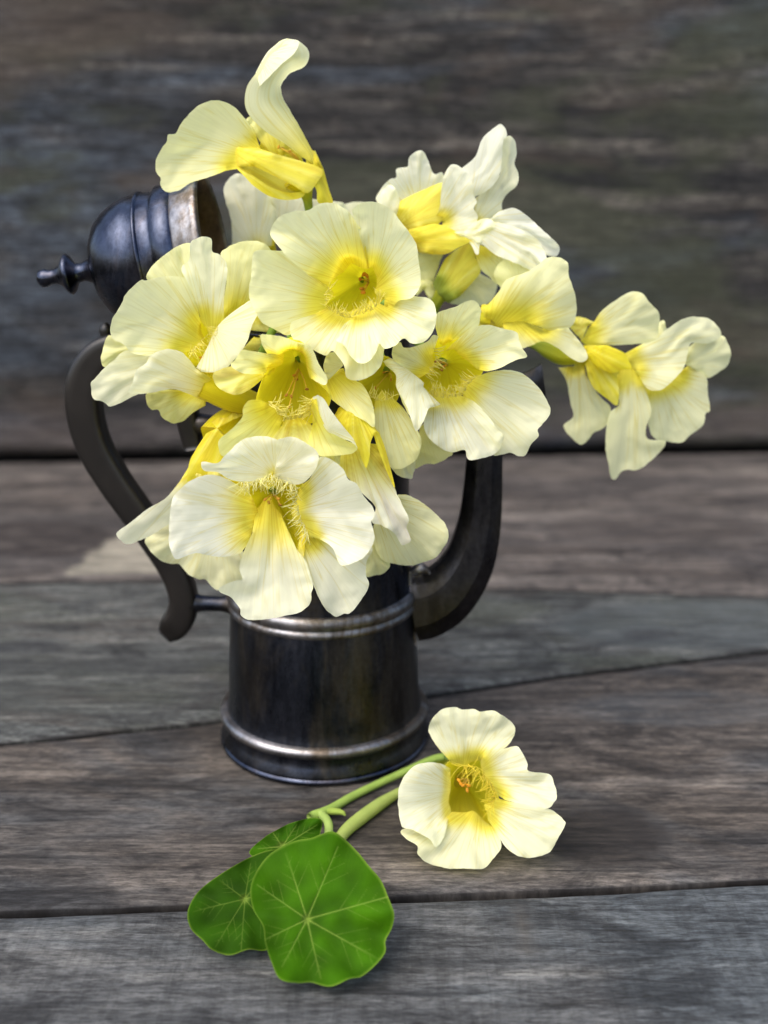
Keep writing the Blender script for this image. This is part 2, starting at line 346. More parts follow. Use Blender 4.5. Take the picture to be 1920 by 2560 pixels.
for i in range(4):
    nx, ny = 120, 16; X = np.linspace(XL, XR, nx); V = []
    prof = ([(0, 0.022)] if i == 0 else []) + [(t, 0) for t in np.linspace(0, 1, ny)] + ([(1, 0.022)] if i == 3 else [])
    for t, dy in prof:
        for x in X:
            z0 = zs[i] + 0.0012*mnoise.noise((x*8, i*3.3, 1)); z1 = zs[i+1] + 0.0012*mnoise.noise((x*8, (i+1)*3.3, 1))
            V.append((x, WY + slope*x + dy + 0.0008*mnoise.noise((x*5, 1.5, 0)), z0 + (z1-z0)*t))
    V = np.array(V); st = np.zeros((len(V), 4))
    if i == 0:                                    # warm worn strip low on the wall
        zz = V[:, 2] + 0.012*np.array([mnoise.noise((v[0]*7, 3.0, v[2]*20)) for v in V]); a = np.clip((0.058-zz)/0.02, 0, 1)*np.clip((zz-0.006)/0.01, 0, 1)
        st[:, :3] = (0.165, 0.14, 0.135); st[:, 3] = a*0.8
    mesh('plank', V, [q[::-1] for q in grid_faces(len(prof), nx)], WW[0], wall, attrs={'stain_shade': st})
mesh('back_shade_sheet', [(XL, WY+0.03+slope*XL, -0.02), (XR, WY+0.03+slope*XR, -0.02), (XR, WY+0.03+slope*XR, 0.67), (XL, WY+0.03+slope*XL, 0.67)], [(0, 1, 2, 3)], GAP, wall)  # dark sheet behind the wall, shadow of the base gap painted in its colour

# ------------------------------------------------------------------ coffee pot
pot = empty('coffee_pot', (0, 0, 0), label='dark tarnished silver coffee pot with open lid, ebonised handle and curved spout, holding the bouquet', cat='coffee pot')
body_prof = [(0.0, 0.0), (0.047, 0.0), (0.0492, 0.0006), (0.0500, 0.0022), (0.0498, 0.0045), (0.0482, 0.0075), (0.0474, 0.0105), (0.0476, 0.0128),
             (0.0470, 0.018), (0.0464, 0.0195), (0.0460, 0.024), (0.0450, 0.045), (0.0438, 0.066), (0.0420, 0.0795), (0.0416, 0.084), (0.0408, 0.11),
             (0.0402, 0.15), (0.0400, 0.185), (0.0405, 0.196), (0.0412, 0.2005), (0.0405, 0.2025), (0.0385, 0.2005), (0.0385, 0.15), (0.039, 0.09), (0.043, 0.03), (0.0, 0.006)]
V, f = lathe(body_prof, 96); body = mesh('body', V, f, TARN, pot)
V, f = lathe([(0.0465, 0.0128), (0.0488, 0.0131), (0.0500, 0.0141), (0.0505, 0.0156), (0.0500, 0.0170), (0.0487, 0.0180), (0.0462, 0.0183)], 96); mesh('base_ring', V, f, BRIGHT, pot)
V, f = lathe([(0.0424, 0.0685), (0.0442, 0.0692), (0.0449, 0.0707), (0.0444, 0.0722), (0.0437, 0.0727), (0.0444, 0.0736), (0.0452, 0.0755), (0.0446, 0.0778), (0.0432, 0.0788), (0.0415, 0.0790)], 96)
mesh('band', V, f, BRIGHT, pot)
V, f = lathe([(0.0495, 0.0004), (0.0508, 0.0012), (0.0508, 0.0026), (0.0496, 0.0034)], 96); mesh('foot_rim', V, f, LIDM, pot)

KP = 0.06                                           # the pot's handle-to-spout plane is turned a little: y = -KP*x
def onPot(px, py, off=0.0):
    d = rays(px, py); nrm = np.array([KP, 1.0, 0.0]); t = (off - np.dot(np.array(CAM), nrm))/(d @ nrm)
    return np.array(CAM) + d*t[..., None]
PN = np.array([KP, 1.0, 0.0])/math.hypot(KP, 1)      # across the plane, away from the camera
def sweep(path, wid, dep, nside, power=4.0, n=70, flat=None):
    C = catmull(np.c_[path, wid, dep], n, dims=3); P = C[:, :3]; V = []
    t = np.gradient(P, axis=0); t /= np.linalg.norm(t, axis=1)[:, None]
    for i in range(n):
        u = np.cross(t[i], PN); u /= np.linalg.norm(u)
        for k in range(nside):
            a = 2*math.pi*(k+0.5)/nside; c, s_ = math.cos(a), math.sin(a)
            rr = (abs(c)**power + abs(s_)**power)**(-1/power)
            V.append(P[i] + u*rr*c*C[i, 3] + PN*rr*s_*C[i, 4])
    return np.array(V), grid_faces(n, nside, True) + [tuple(range(nside))[::-1], tuple(range((n-1)*nside, n*nside))]
def Dp(pts): a = np.array(pts, float); return onPot(a[:, 0]*KD, a[:, 1]*KD)
hp = [(420, 968), (410, 925), (398, 862), (372, 806), (322, 764), (258, 752), (212, 774), (186, 824), (184, 890), (205, 965), (246, 1036), (294, 1104), (340, 1170), (376, 1230), (396, 1285), (393, 1325), (374, 1354), (356, 1372)]
pw = 0.53/2447
hw = np.array([22, 25, 27, 29, 32, 36, 39, 41, 41, 40, 39, 38, 36, 34, 34, 37, 36, 22])*pw*0.88; hd = np.array([20, 22, 24, 26, 28, 30, 31, 32, 32, 31, 30, 29, 28, 27, 27, 26, 23, 12])*pw*0.92
V, f = sweep(Dp(hp), hw, hd, 28, 5.5, 110); handle = mesh('handle', V, f, EBONY, pot)
for a, b_ in (((420, 920), (545, 905)), ((400, 1302), (520, 1306))):
    p = Dp([a, b_]); L = p[0] + (p[1]-p[0])*np.linspace(0, 1, 9)[:, None]
    V, f = tube_mesh(L, np.array([20, 25, 20, 17, 17, 17, 19, 26, 28])*pw, 20); mesh('socket', V, f, TARN, handle)
p = Dp([(228, 745), (228, 730), (228, 716), (229, 704), (229, 697)]); V, f = tube_mesh(p, np.array([10, 9, 13, 11, 3])*pw, 16); mesh('thumb_knob', V, f, EBONY, handle)
# spout
sp = [(300, 1690, 400, 300), (420, 1670, 390, 300), (580, 1600, 355, 290), (740, 1450, 312, 270), (870, 1240, 275, 250), (945, 1000, 248, 230), (990, 750, 224, 212), (1015, 450, 205, 198), (1032, 150, 190, 186), (1075, -150, 178, 172), (1180, -370, 165, 150), (1330, -500, 150, 115), (1500, -560, 150, 80), (1640, -585, 205, 40)]
a = np.array(sp, float); P = onPot(960 + a[:, 0]/4.0975, 1100 + a[:, 1]/4.0975); u = 0.53/F/4.0975
V, f = sweep(P, a[:, 2]*u, a[:, 3]*u*0.8, 8, 2.0, 80)
spout = mesh('spout', V, f[:-1], SPOUTM, pot, smooth=False)
bv = spout.modifiers.new('b', 'BEVEL'); bv.width = 0.0014; bv.segments = 3; bv.limit_method = 'ANGLE'; bv.angle_limit = R(25)
for pl in spout.data.polygons: pl.use_smooth = True
sk = catmull(np.c_[onPot(960 + np.array([262, 268, 285, 300, 318])/4.0975, 1100 + np.array([1290, 1500, 1720, 1900, 2100])/4.0975, -0.006)], 20)
V, f = tube_mesh(sk, np.full(20, 0.0009), 8); mesh('solder_seam', V, f, BRIGHT, spout)
V, f = tube_mesh(catmull(onPot(960 + np.array([270, 330, 400, 470])/4.0975, 1100 + np.array([1360, 1330, 1320, 1370])/4.0975, -0.011), 12), np.array([2, 4, 5, 6, 7, 7, 7, 6, 5, 4, 3, 1])*0.0004, 12); mesh('solder_joint', V, f, BRIGHT, spout)
# lid, thrown open towards the handle
LR = [(0, 150), (-6, 152), (10, 152), (20, 148), (50, 143), (56, 137), (62, 141), (92, 140), (98, 133), (104, 131), (128, 131), (132, 134), (136, 131), (160, 129), (185, 122), (210, 110), (232, 92), (248, 66), (254, 38), (262, 26), (280, 18), (296, 19), (306, 36), (312, 41), (318, 37), (328, 22), (340, 15), (352, 14), (362, 18), (374, 17), (380, 9), (382, 0)]
li = [(0, 150), (4, 143), (60, 130), (130, 122), (190, 105), (230, 70), (240, 0)]
rim_c = onPot(np.array([462*KD]), np.array([541*KD]))[0]; tip = onPot(np.array([78*KD]), np.array([603*KD]))[0]
ax = Vector(tip - rim_c); ax = (ax + Vector((0, -0.004, 0))).normalized(); q = Vector((0, 0, 1)).rotation_difference(ax).to_matrix()
def lidpart(name, prof, mat, parent, seg=72):
    V, f = lathe([(r*pw, z*pw*0.955) for z, r in prof], seg); V = (np.array(q) @ V.T).T + rim_c
    return mesh(name, V, f, mat, parent)
lid = lidpart('lid', LR[5:20], LIDM, pot)
lidpart('lid_rim', [(0, 150), (-7, 151), (2, 155), (12, 152), (22, 147), (50, 143), (57, 136)], BRIGHT, lid)
lidpart('bead', [(126, 130), (129, 135), (133, 136), (137, 130)], LIDM, lid)
lidpart('finial', LR[17:], LIDM, lid, 40)
o = lidpart('lid_lining', li, INSIDE, lid)
hg = Vector(rim_c) + Vector((0, 0, -0.0335)); V, f = tube_mesh(np.array([(hg.x, hg.y-0.012, hg.z), (hg.x, hg.y+0.012, hg.z)]), [0.0028, 0.0028], 14); mesh('hinge', V, f, TARN, pot)
V, f = tube_mesh(np.array([hg + Vector((-0.001, 0, 0)), hg + Vector((0.006, 0, -0.003)), hg + Vector((0.013, 0, -0.004))]), [0.003, 0.003, 0.003], 12); mesh('hinge_arm', V, f, TARN, pot)

# ------------------------------------------------------------------ nasturtiums
WHITE = np.array((0.915, 0.92, 0.81)); CREAM = np.array((0.89, 0.885, 0.36)); YEL = np.array((0.86, 0.77, 0.02)); GREEN = np.array((0.30, 0.42, 0.06)); OLIVE = np.array((0.62, 0.55, 0.03))
ZK = 1.25
def sstep(a, b, x): t = np.clip((x-a)/(b-a), 0, 1); return t*t*(3-2*t)
class Flower:
    def __init__(self, name, Y, reg, at, label, cat='flower', group='nasturtium flowers in the coffee pot', tilt=0.0, tc=0.0):
        p = S(reg, [at])[0]; self.Y = Y; self.reg = reg; self.tilt = tilt; self.tc = tc
        self.root = empty(name, onY(p[0], p[1], Y), label=label, cat=cat, group=group); self.n = 0
    def place(self, px, py, z):                    # z: millimetres nearer to the viewer than the flower's own distance
        return onY(px, py, self.Y - np.asarray(z)*0.001*ZK - self.tilt*(np.asarray(py)-self.tc)*1e-6)
    def patch(self, inner, outer, reg=None, bulge=2.0, ruf=1.4, wav=2.5, yel=0.35, tint=0.5, green=0.0, roll=1.2, strip=False, jag=1.0, edge=0.0, streak=0.0, ext=0.12):
        """a petal: its margin (outer) and its base (inner) in photo pixels with depth, filled with a curved sheet"""
        reg = reg or self.reg; self.n += 1; sd_ = self.n*7.31 + self.Y*991
        So = S(reg, outer); Lb = np.linalg.norm(np.diff(So[:, :2], axis=0), axis=1).sum(); nb = int(np.clip(Lb/3.0, 40, 420))
        B = catmull(So, nb); sB = np.linspace(0, 1, nb); A = catmull(S(reg, inner), 40 if len(inner) > 1 else 1)
        if len(inner) > 1 and not strip and ext:
            m = B[np.linspace(0, nb-1, 40).astype(int)]; A = A.copy(); A[:, :2] -= ext*(m[:, :2]-A[:, :2]); A[:, 2] -= 3.5
        cB = B[:, :2].mean(0); d = B[:, :2]-cB; ln = np.linalg.norm(d, axis=1)+1e-6
        j = np.array([2.0*mnoise.noise((x*Lb/45, sd_, 0)) + 1.5*mnoise.noise((x*Lb/14, sd_, 4)) for x in sB])*jag
        B[:, :2] += d/ln[:, None]*(j*np.sin(np.pi*sB)**0.3)[:, None]
        poly = np.vstack([A[:, :2], B[::-1, :2]]); lo, hi = poly.min(0), poly.max(0); h = max(5.5, (hi-lo).max()/34)
        gx, gy = np.meshgrid(np.arange(lo[0], hi[0], h), np.arange(lo[1], hi[1], h*0.87)); gx = gx + (np.arange(gx.shape[0]) % 2)[:, None]*h/2
        G = np.stack([gx.ravel(), gy.ravel()], -1)
        def inside(Q):
            x0, y0 = poly[:, 0], poly[:, 1]; x1, y1 = np.roll(x0, -1), np.roll(y0, -1); c = np.zeros(len(Q), int)
            for a0, b0, a1, b1 in zip(x0, y0, x1, y1):
                if b0 != b1: c += ((b0 > Q[:, 1]) != (b1 > Q[:, 1])) & (Q[:, 0] < (a1-a0)*(Q[:, 1]-b0)/(b1-b0)+a0)
            return c % 2 == 1
        G = G[inside(G)]
        if len(G): G = G[np.sqrt(((G[:, None]-poly[None])**2).sum(-1)).min(1) > h*0.55]
        pts = np.vstack([poly, G]); npoly = len(poly)
        cv, ce, cf, ov, oe, of = geometry.delaunay_2d_cdt([Vector(p) for p in pts], [(k, (k+1) % npoly) for k in range(npoly)], [], 1, 1e-4)
        Q = np.array([tuple(v) for v in cv])
        dA_ = np.sqrt(((Q[:, None]-A[None, :, :2])**2).sum(-1)); dB_ = np.sqrt(((Q[:, None]-B[None, :, :2])**2).sum(-1)); dA = dA_.min(1); dB = dB_.min(1)
        wA = 1/(dA_**2+6)**1.5; wB = 1/(dB_**2+6)**1.5
        zA = (wA*A[None, :, 2]).sum(1)/wA.sum(1); zB = (wB*B[None, :, 2]).sum(1)/wB.sum(1); ss = (wB*sB[None]).sum(1)/wB.sum(1)
        rr = dA/(dA+dB+1e-6); far = dA.max()+1e-6; rad = ss if strip else np.clip(dA/far*1.12 - (ext if len(inner) > 1 else 0), 0, 1)
        n1 = np.array([mnoise.noise((x*0.012, y*0.012, sd_)) for x, y in Q]); n2 = np.array([mnoise.noise((x*0.027, y*0.027, sd_*0.3)) + 0.5*mnoise.noise((x*0.06, y*0.06, sd_)) for x, y in Q])
        ph = sd_*1.7; up = np.clip(dA/(0.85*far), 0, 1)**1.6
        z = zA*(1-rr)+zB*rr + bulge*np.sin(np.pi*np.clip(rr, 0, 1)) + 0.62*ruf*up*rr*np.sin(wav*2*np.pi*(ss+0.05*n2)+ph) + 0.2*ruf*up*rr*np.sin(wav*2.3*2*np.pi*(ss+0.05*n1)+ph*2)
        n3 = np.array([mnoise.noise((x*0.085, y*0.085, sd_*0.7)) for x, y in Q])
        z = z + 1.1*n1*up + 0.25*n2*up + 0.22*n3*np.clip(1-dB/30, 0, 1)*up - 0.2*roll*np.clip(1-dB/9, 0, 1)**2*up
        V = self.place(Q[:, 0], Q[:, 1], z)
        cA = A[:, :2].mean(0); ax_ = cB-cA; L_ = np.linalg.norm(ax_)+1e-6; ax_ = ax_/L_; o_ = cA - ax_*L_*(0.35 if len(inner) > 1 else 0.1); rel = Q-o_
        ang = np.arctan2(rel[:, 0]*-ax_[1]+rel[:, 1]*ax_[0], rel @ ax_)
        y = ((1-sstep(0.0, max(yel, 1e-3)*1.25, rad + 0.08*n1))**1.5*0.88)[:, None] if yel > 0 else np.zeros((len(Q), 1))
        base = WHITE*(1-tint)+CREAM*tint if tint <= 1 else CREAM*(2-tint)+YEL*(tint-1)
        c = np.tile(base, (len(Q), 1)); c = c*(1-y)+YEL*y
        if tint > 1.2 or yel > 0.6:
            st = np.array([mnoise.noise((a_*(13 if not strip else 1), r_*0.8, sd_)) for a_, r_ in zip(ang, rad)])[:, None]; c = c*(1 - np.clip(st, 0, 1)*np.array((0.22, 0.34, 0.3))) + np.clip(-st, 0, 1)*np.array((0.10, 0.14, 0.22))
        if green: gq = (1-sstep(0, green, rad))[:, None]*0.8; c = c*(1-gq)+GREEN*gq
        uv = np.stack([(rr*0.35 if strip else ang*0.62) + sd_, rad], -1)
        return V, [tuple(f_) for f_ in cf], np.c_[np.clip(c, 0, 0.95), np.ones(len(Q))], uv
    def petal(self, inner, outer, name='petal', folds=(), **kw):
        parts = [self.patch(inner, outer, **kw)] + [self.patch(i, o_, **{**kw, **k}) for i, o_, k in folds]
        V, f, p, u, off = [], [], [], [], 0
        for a in parts:
            V.append(a[0]); f += [tuple(q_+off for q_ in x) for x in a[1]]; p.append(a[2]); u.append(a[3]); off += len(a[0])
        o_ = mesh(name, np.vstack(V), f, PETAL, self.root, attrs={'pig': np.vstack(p)}, uv=np.vstack(u)); self.last = o_; return o_
    def sepal(self, inner, outer, **kw):
        kw = {**dict(yel=0, tint=1.9, ruf=0.3, bulge=2.5, jag=0.4, roll=0.6, green=0.12), **kw}; return self.petal(inner, outer, name='sepal', **kw)
    def throat(self, ring, end, reg=None, depth=22, er=0.16, col=YEL, dark=0.0, z0=-11):
        """funnel of the flower: from the mouth back to the spur"""
        reg = reg or self.reg; ring_c = np.mean([q_[:2] for q_ in ring], 0); ring = [tuple(ring_c + (np.array(q_[:2])-ring_c)*1.22) + tuple(q_[2:]) for q_ in ring]
        m = catmull(S(reg, [(*q_[:2], q_[2] if len(q_) > 2 else z0) for q_ in ring]), 48, True)[:-1]; e = S(reg, [end])[0]; n = len(m); V = []; P = []; U = []
        c = m[:, :2].mean(0)
        for i, t in enumerate(np.linspace(0, 1, 12)):
            k = (1-t**1.8)**0.75*0.96+0.04; ctr = c*(1-t)+e[:2]*t
            px = ctr[0]+(m[:, 0]-c[0])*k; py = ctr[1]+(m[:, 1]-c[1])*k; V.append(self.place(px, py, m[:, 2]*(1-t) + (z0-depth)*t)); cc = np.clip(col*1.08, 0, 0.92)
            P.append(np.tile(np.r_[cc, 1], (n, 1))); U.append(np.stack([np.arange(n)/n*1.2, np.full(n, 0.3+0.3*t)], -1))
        f = grid_faces(12, n, True) + [tuple(range(11*n, 12*n))]
        self.end = V[-1].mean(0)
        return mesh('throat', np.vstack(V), f, PETAL, self.root, attrs={'pig': np.vstack(P)}, uv=np.vstack(U))
    def tube(self, path, name='calyx', reg=None, cols=(YEL, YEL), ridges=5, sides=30, mat=None, parent=None):
        p = S(reg or self.reg, [q_[:3] for q_ in path]); k = REG[reg or self.reg][2]
        C = catmull(np.c_[p, [q_[3]/k for q_ in path]], 30); W_ = self.place(C[:, 0], C[:, 1], C[:, 2]); dist = W_[:, 1]-CAM.y
        V, f = tube_mesh(W_, C[:, 3]*dist*1.03/F, sides)
        t = np.repeat(np.linspace(0, 1, 30), sides)[:, None]; ang = np.tile(np.arange(sides)/sides, 30)
        cen = np.repeat(W_, sides, 0); V = cen + (V-cen)*(1+0.07*np.cos(ang*2*np.pi*ridges))[:, None]
        P = np.c_[np.array(cols[0])*(1-t)+np.array(cols[1])*t, np.ones(len(V))]
        self.end = W_[-1]
        return mesh(name, V, f, mat or PETAL, parent or self.root, attrs={'pig': P}, uv=np.c_[ang*1.5, 0.2+0.5*t[:, 0]])
    def fringe(self, path, ln, dirs, n=34, reg=None, z=2, w=3.8, col=None, up=4, parent=None, jit=0.5):
        """the thread-like hairs on a petal's claw"""
        reg = reg or self.reg; p = catmull(S(reg, path), n); k = REG[reg][2]; V = []; f = []; P = []
        d = catmull(np.array(dirs, float), n) if len(dirs) > 1 else np.repeat(np.array(dirs, float), n, 0)
        for i in range(n):
            dd = d[i]/np.linalg.norm(d[i]); a = random.gauss(0, jit); dd = np.array([dd[0]*math.cos(a)-dd[1]*math.sin(a), dd[0]*math.sin(a)+dd[1]*math.cos(a)])
            pe = np.array([-dd[1], dd[0]]); L = ln*random.uniform(0.5, 1.25)/k; c = random.uniform(-0.45, 0.45); t = np.linspace(0, 1, 6)
            q_ = p[i, :2] + np.array([random.gauss(0, 5/k), random.gauss(0, 5/k)]) + dd*(t*L)[:, None] + pe*(c*L*t**2)[:, None]
            zz = p[i, 2] + z + up*np.sin(t*2.2)*random.uniform(0.2, 1.2)
            W_ = self.place(q_[:, 0], q_[:, 1], zz); rad = w/k*(1-0.7*t)*random.uniform(0.7, 1.1)*(self.Y-CAM.y)/F
            v, g_ = tube_mesh(W_, rad, 4); off = sum(len(x) for x in V); V.append(v); f += [tuple(x+off for x in y) for y in g_]
            cc = (np.array((0.90, 0.84, 0.26)) if col is None else np.array(col))*random.uniform(0.85, 1.05); P.append(np.tile(np.r_[cc, 1], (len(v), 1)))
        V = np.vstack(V); return mesh('fringe', V, f, PETAL, parent or self.last, attrs={'pig': np.vstack(P)}, uv=np.zeros((len(V), 2))+0.9, kind='stuff')
    def stamens(self, pts, root, reg=None, col=(0.72, 0.36, 0.03), w=4, size=11):
        reg = reg or self.reg; k = REG[reg][2]
        for q_ in pts:
            c = S(reg, [root, ((root[0]+q_[0])/2+6, (root[1]+q_[1])/2-8, (root[2]+q_[2])/2+1), q_]); C = catmull(c, 10); W_ = self.place(C[:, 0], C[:, 1], C[:, 2]); u_ = (self.Y-CAM.y)/F/k
            V, f = tube_mesh(W_, np.full(10, w*u_), 6); st = mesh('stamen', V, f, PETAL, self.root, attrs={'pig': np.tile((0.75, 0.55, 0.06, 1), (len(V), 1))}, uv=np.zeros((len(V), 2))+0.9)
            d = np.array([random.uniform(-1, 1), 0.2, random.uniform(-0.4, 1)]); d /= np.linalg.norm(d); t = np.linspace(-1, 1, 7)
            V, f = tube_mesh(W_[-1]+d*(t*size*1.25*u_)[:, None], size*0.75*u_*np.sqrt(np.clip(1-t**2, 0.03, 1)), 8)
            mesh('anther', V, f, PETAL, st, attrs={'pig': np.tile((*np.array(col)*random.uniform(0.8, 1.1), 1), (len(V), 1))}, uv=np.zeros((len(V), 2))+0.9)
    def stem(self, pts, r0=0.0016, r1=0.0020):
        C = catmull(np.array(pts), 24, dims=3); V, f = tube_mesh(C, np.linspace(r0, r1, 24), 8)
        P = np.tile((0.22, 0.34, 0.07, 1), (len(V), 1)); return mesh('stem', V, f, LEAF, self.root, attrs={'pig': P})
    def to_pot(self, ang=0.0, rim=0.026):
        e = np.array(self.end); dv = np.array((math.sin(R(ang)), -math.cos(R(ang)), 0)); c = dv*rim + np.array((0, 0, 0.210)); m = dv*0.0445 + np.array((0, 0, 0.2055)) if e[2] < 0.205 else (e+c)/2 + np.array((0, 0.002, 0.004))
        self.stem([e, m, c, c*np.array((0.7, 0.7, 1)) - np.array((0, 0, 0.05)), c*np.array((0.2, 0.2, 1)) - np.array((0, 0, 0.13))])

# --- 1: the wide open flower in the middle of the bouquet
b = Flower('nasturtium_flower', -0.068, 'A', (880, 700), 'fully open pale yellow nasturtium at the bouquet centre, round deep yellow throat, ruffled lower petals')
b.throat([(700, 740), (720, 600), (830, 505), (1000, 545), (1085, 620), (1115, 720), (1090, 830), (960, 920), (820, 950), (680, 900)], (960, 690), depth=17, er=0.3, z0=-11, col=YEL*0.9)
b.petal([(700, 790, -8), (600, 830, -6), (640, 950, -6)], [(600, 680, -9), (460, 560, -8), (330, 455, -7), (240, 455, -4), (120, 448, 0), (45, 475, 1), (25, 640, 1), (10, 830, 1), (60, 960, 2), (120, 1050, 2), (220, 1105, 1), (300, 1150, 0), (350, 1150, -1), (440, 1110, -4), (620, 1020, -8)], yel=0.4, tint=0.62, ruf=1.2)
b.fringe([(690, 745, -6), (640, 820, -6), (640, 900, -6)], 70, [(1, -0.3), (1, -0.8)], 14)
b.petal([(640, 735, -6), (720, 600, -12), (830, 515, -13), (1000, 575, -9)], [(500, 655, -2), (330, 510, 2), (265, 430, 2), (205, 360, 1), (183, 290, 0), (240, 190, 0), (370, 130, 1), (490, 120, 2), (600, 65, 1), (720, 58, 0), (790, 95, 2), (850, 150, 3), (905, 230, 0), (970, 310, -3)], yel=0.5, tint=0.55, ruf=1.6, wav=3)
b.petal([(985, 565, -9), (1020, 540, -9), (1085, 620, -12), (1105, 720, -12), (1085, 810, -9), (1130, 850, -6)], [(905, 245, -1), (865, 130, 0), (920, 70, 1), (1020, 45, 1), (1120, 70, 0), (1200, 120, 1), (1255, 200, 2), (1340, 300, 2), (1400, 400, 1), (1420, 560, 2), (1430, 680, 2), (1420, 760, 3), (1360, 845, 4), (1250, 870, 0), (1190, 930, -6), (1130, 920, -9)], yel=0.34, tint=0.55, ruf=1.3, wav=3)
b.petal([(640, 935, -6), (760, 985, -6), (900, 1000, -5), (1050, 980, -5)], [(560, 975, -2), (420, 1020, 0), (352, 1060, 2), (360, 1160, 3), (420, 1225, 4), (520, 1265, 4), (640, 1325, 4), (700, 1285, 4), (770, 1360, 5), (800, 1420, 6), (815, 1500, 6), (870, 1530, 6), (960, 1522, 6), (1050, 1470, 5), (1110, 1390, 4), (1128, 1270, 3), (1120, 1100, 0)], yel=0.30, tint=0.5, ruf=1.8, wav=3)
b.fringe([(680, 940, -6), (760, 985, -5), (850, 1010, -5), (920, 960, -5)], 95, [(0.1, -1), (0, -1), (0.2, -1)], 40)
b.petal([(890, 995, -3), (1000, 955, -5), (1090, 880, -6), (1150, 900, -5)], [(800, 1060, 3), (765, 1110, 4), (755, 1165, 5), (730, 1200, 6), (800, 1240, 7), (850, 1330, 9), (920, 1388, 10), (1000, 1372, 10), (1060, 1300, 10), (1085, 1225, 9), (1130, 1268, 9), (1220, 1240, 8), (1290, 1180, 6), (1350, 1220, 7), (1440, 1220, 7), (1510, 1160, 6), (1560, 1050, 5), (1560, 950, 4), (1530, 870, 3), (1470, 840, 2), (1380, 830, 0), (1300, 805, -4), (1190, 790, -8)], yel=0.28, tint=0.4, ruf=2.2, wav=3.5, roll=1.8)
b.fringe([(930, 975, -4), (1010, 950, -5), (1090, 890, -5), (1100, 850, -5)], 95, [(0, -1), (-0.2, -1), (-0.4, -1)], 34)
b.stamens([(960, 650, -22), (985, 660, -21), (945, 770, -20), (955, 800, -20), (930, 690, -22)], (1000, 720, -26), w=7, size=20)
b.to_pot(0)

# --- 2: the flower leaning out over the handle
b = Flower('nasturtium_flower', -0.052, 'B', (1040, 900), 'pale yellow nasturtium leaning over the handle, with a pleated upright petal and one folded diagonally')
b.throat([(1000, 745), (1100, 760), (1190, 790), (1160, 960), (1050, 1120), (930, 1060), (860, 1010), (960, 900)], (1160, 1100), depth=20, col=YEL*0.85, z0=-9)
b.petal([(940, 520, -9), (1000, 700, -9)], [(560, 402, -9), (550, 360, -9), (600, 280, -9), (700, 190, -9), (830, 108, -8), (930, 105, -7), (960, 250, -7)], yel=0, tint=0.75)
b.petal([(1000, 725, -5), (1090, 790, -6), (1180, 790, -4)], [(955, 560, 0), (900, 430, 3), (848, 335, 3), (850, 280, 2), (905, 220, 1), (915, 95, 1), (960, 55, 1), (1020, 40, 1), (1090, 60, 0), (1098, 160, 0), (1150, 180, 2), (1205, 240, 2), (1222, 330, 2), (1205, 450, 1), (1192, 620, 0), (1195, 750, -2)], yel=0.22, tint=0.35, ruf=1.6, wav=3)
b.petal([(1000, 750, -7), (985, 850, -8), (940, 950, -7), (870, 1000, -6)], [(960, 545, -1), (905, 430, 0), (850, 375, 0), (700, 368, 1), (550, 402, 3), (510, 395, 4), (440, 450, 5), (370, 530, 6), (350, 590, 6), (290, 680, 7), (255, 760, 7), (255, 860, 7), (290, 900, 7), (370, 940, 7), (430, 1000, 6), (560, 1025, 5), (720, 1010, 2)], yel=0.32, tint=0.6, ruf=1.0)
b.fringe([(1000, 900, -7), (950, 960, -6), (900, 1000, -6)], 110, [(1, 0.6), (0.8, 0.5), (1, 0.6)], 22, jit=0.8)
b.petal([(640, 1000, -6)], [(300, 880, -4), (235, 860, -4), (190, 960, -4), (173, 1050, -4), (212, 1120, -4), (380, 1100, -5)], yel=0, tint=0.8)
b.petal([(880, 1020, -5)], [(560, 1020, 0), (380, 985, 1), (280, 1065, 2), (210, 1120, 3), (125, 1215, 3), (92, 1258, 3), (105, 1380, 3), (200, 1408, 3), (245, 1447, 3), (330, 1420, 3), (470, 1350, 2), (640, 1300, 1)], yel=0.2, tint=0.4)
b.petal([(1110, 1225, 0), (1120, 1320, -2), (1080, 1410, -4)], [(965, 1135, 3), (900, 1050, 6), (830, 990, 8), (700, 972, 9), (590, 1020, 9), (548, 1090, 9), (465, 1150, 9), (430, 1260, 8), (400, 1325, 7), (480, 1345, 6), (620, 1330, 4), (760, 1302, 1), (880, 1335, -2), (1000, 1390, -4)], yel=0.42, tint=0.2, bulge=4.0, ruf=1.2)
b.petal([(1050, 1380, -6), (850, 1310, -8)], [(1040, 1440, -6), (950, 1490, -7), (860, 1570, -8), (790, 1587, -8), (730, 1570, -8), (680, 1530, -8), (650, 1475, -8), (600, 1475, -8), (560, 1430, -8), (550, 1345, -9), (620, 1300, -9)], yel=0.45, tint=1.05)
b.tube([(1010, 1270, -2, 95), (1120, 1315, -3, 108), (1260, 1370, -6, 112), (1400, 1410, -12, 96), (1500, 1420, -22, 60)], cols=(YEL*0.97, YEL*0.85))
b.petal([(1400, 572, 4), (1190, 765, 3), (1060, 1000, 3), (970, 1130, 3)], [(1462, 540, 11), (1510, 565, 12), (1490, 650, 13), (1430, 770, 14), (1390, 900, 14), (1330, 1000, 13), (1240, 1105, 12), (1200, 1150, 10), (1100, 1166, 8), (1010, 1160, 5)], yel=0, tint=0.4, bulge=2.5, ruf=0.8, roll=2.0)
b.fringe([(1170, 780, -4), (1150, 860, -4), (1100, 910, -6)], 85, [(-1, 0.2), (-1, 0.4)], 26)
b.stamens([(1000, 1040, -4), (1030, 1060, -3)], (1080, 1000, -14))
b.end = np.array(b.end); b.to_pot(-60)

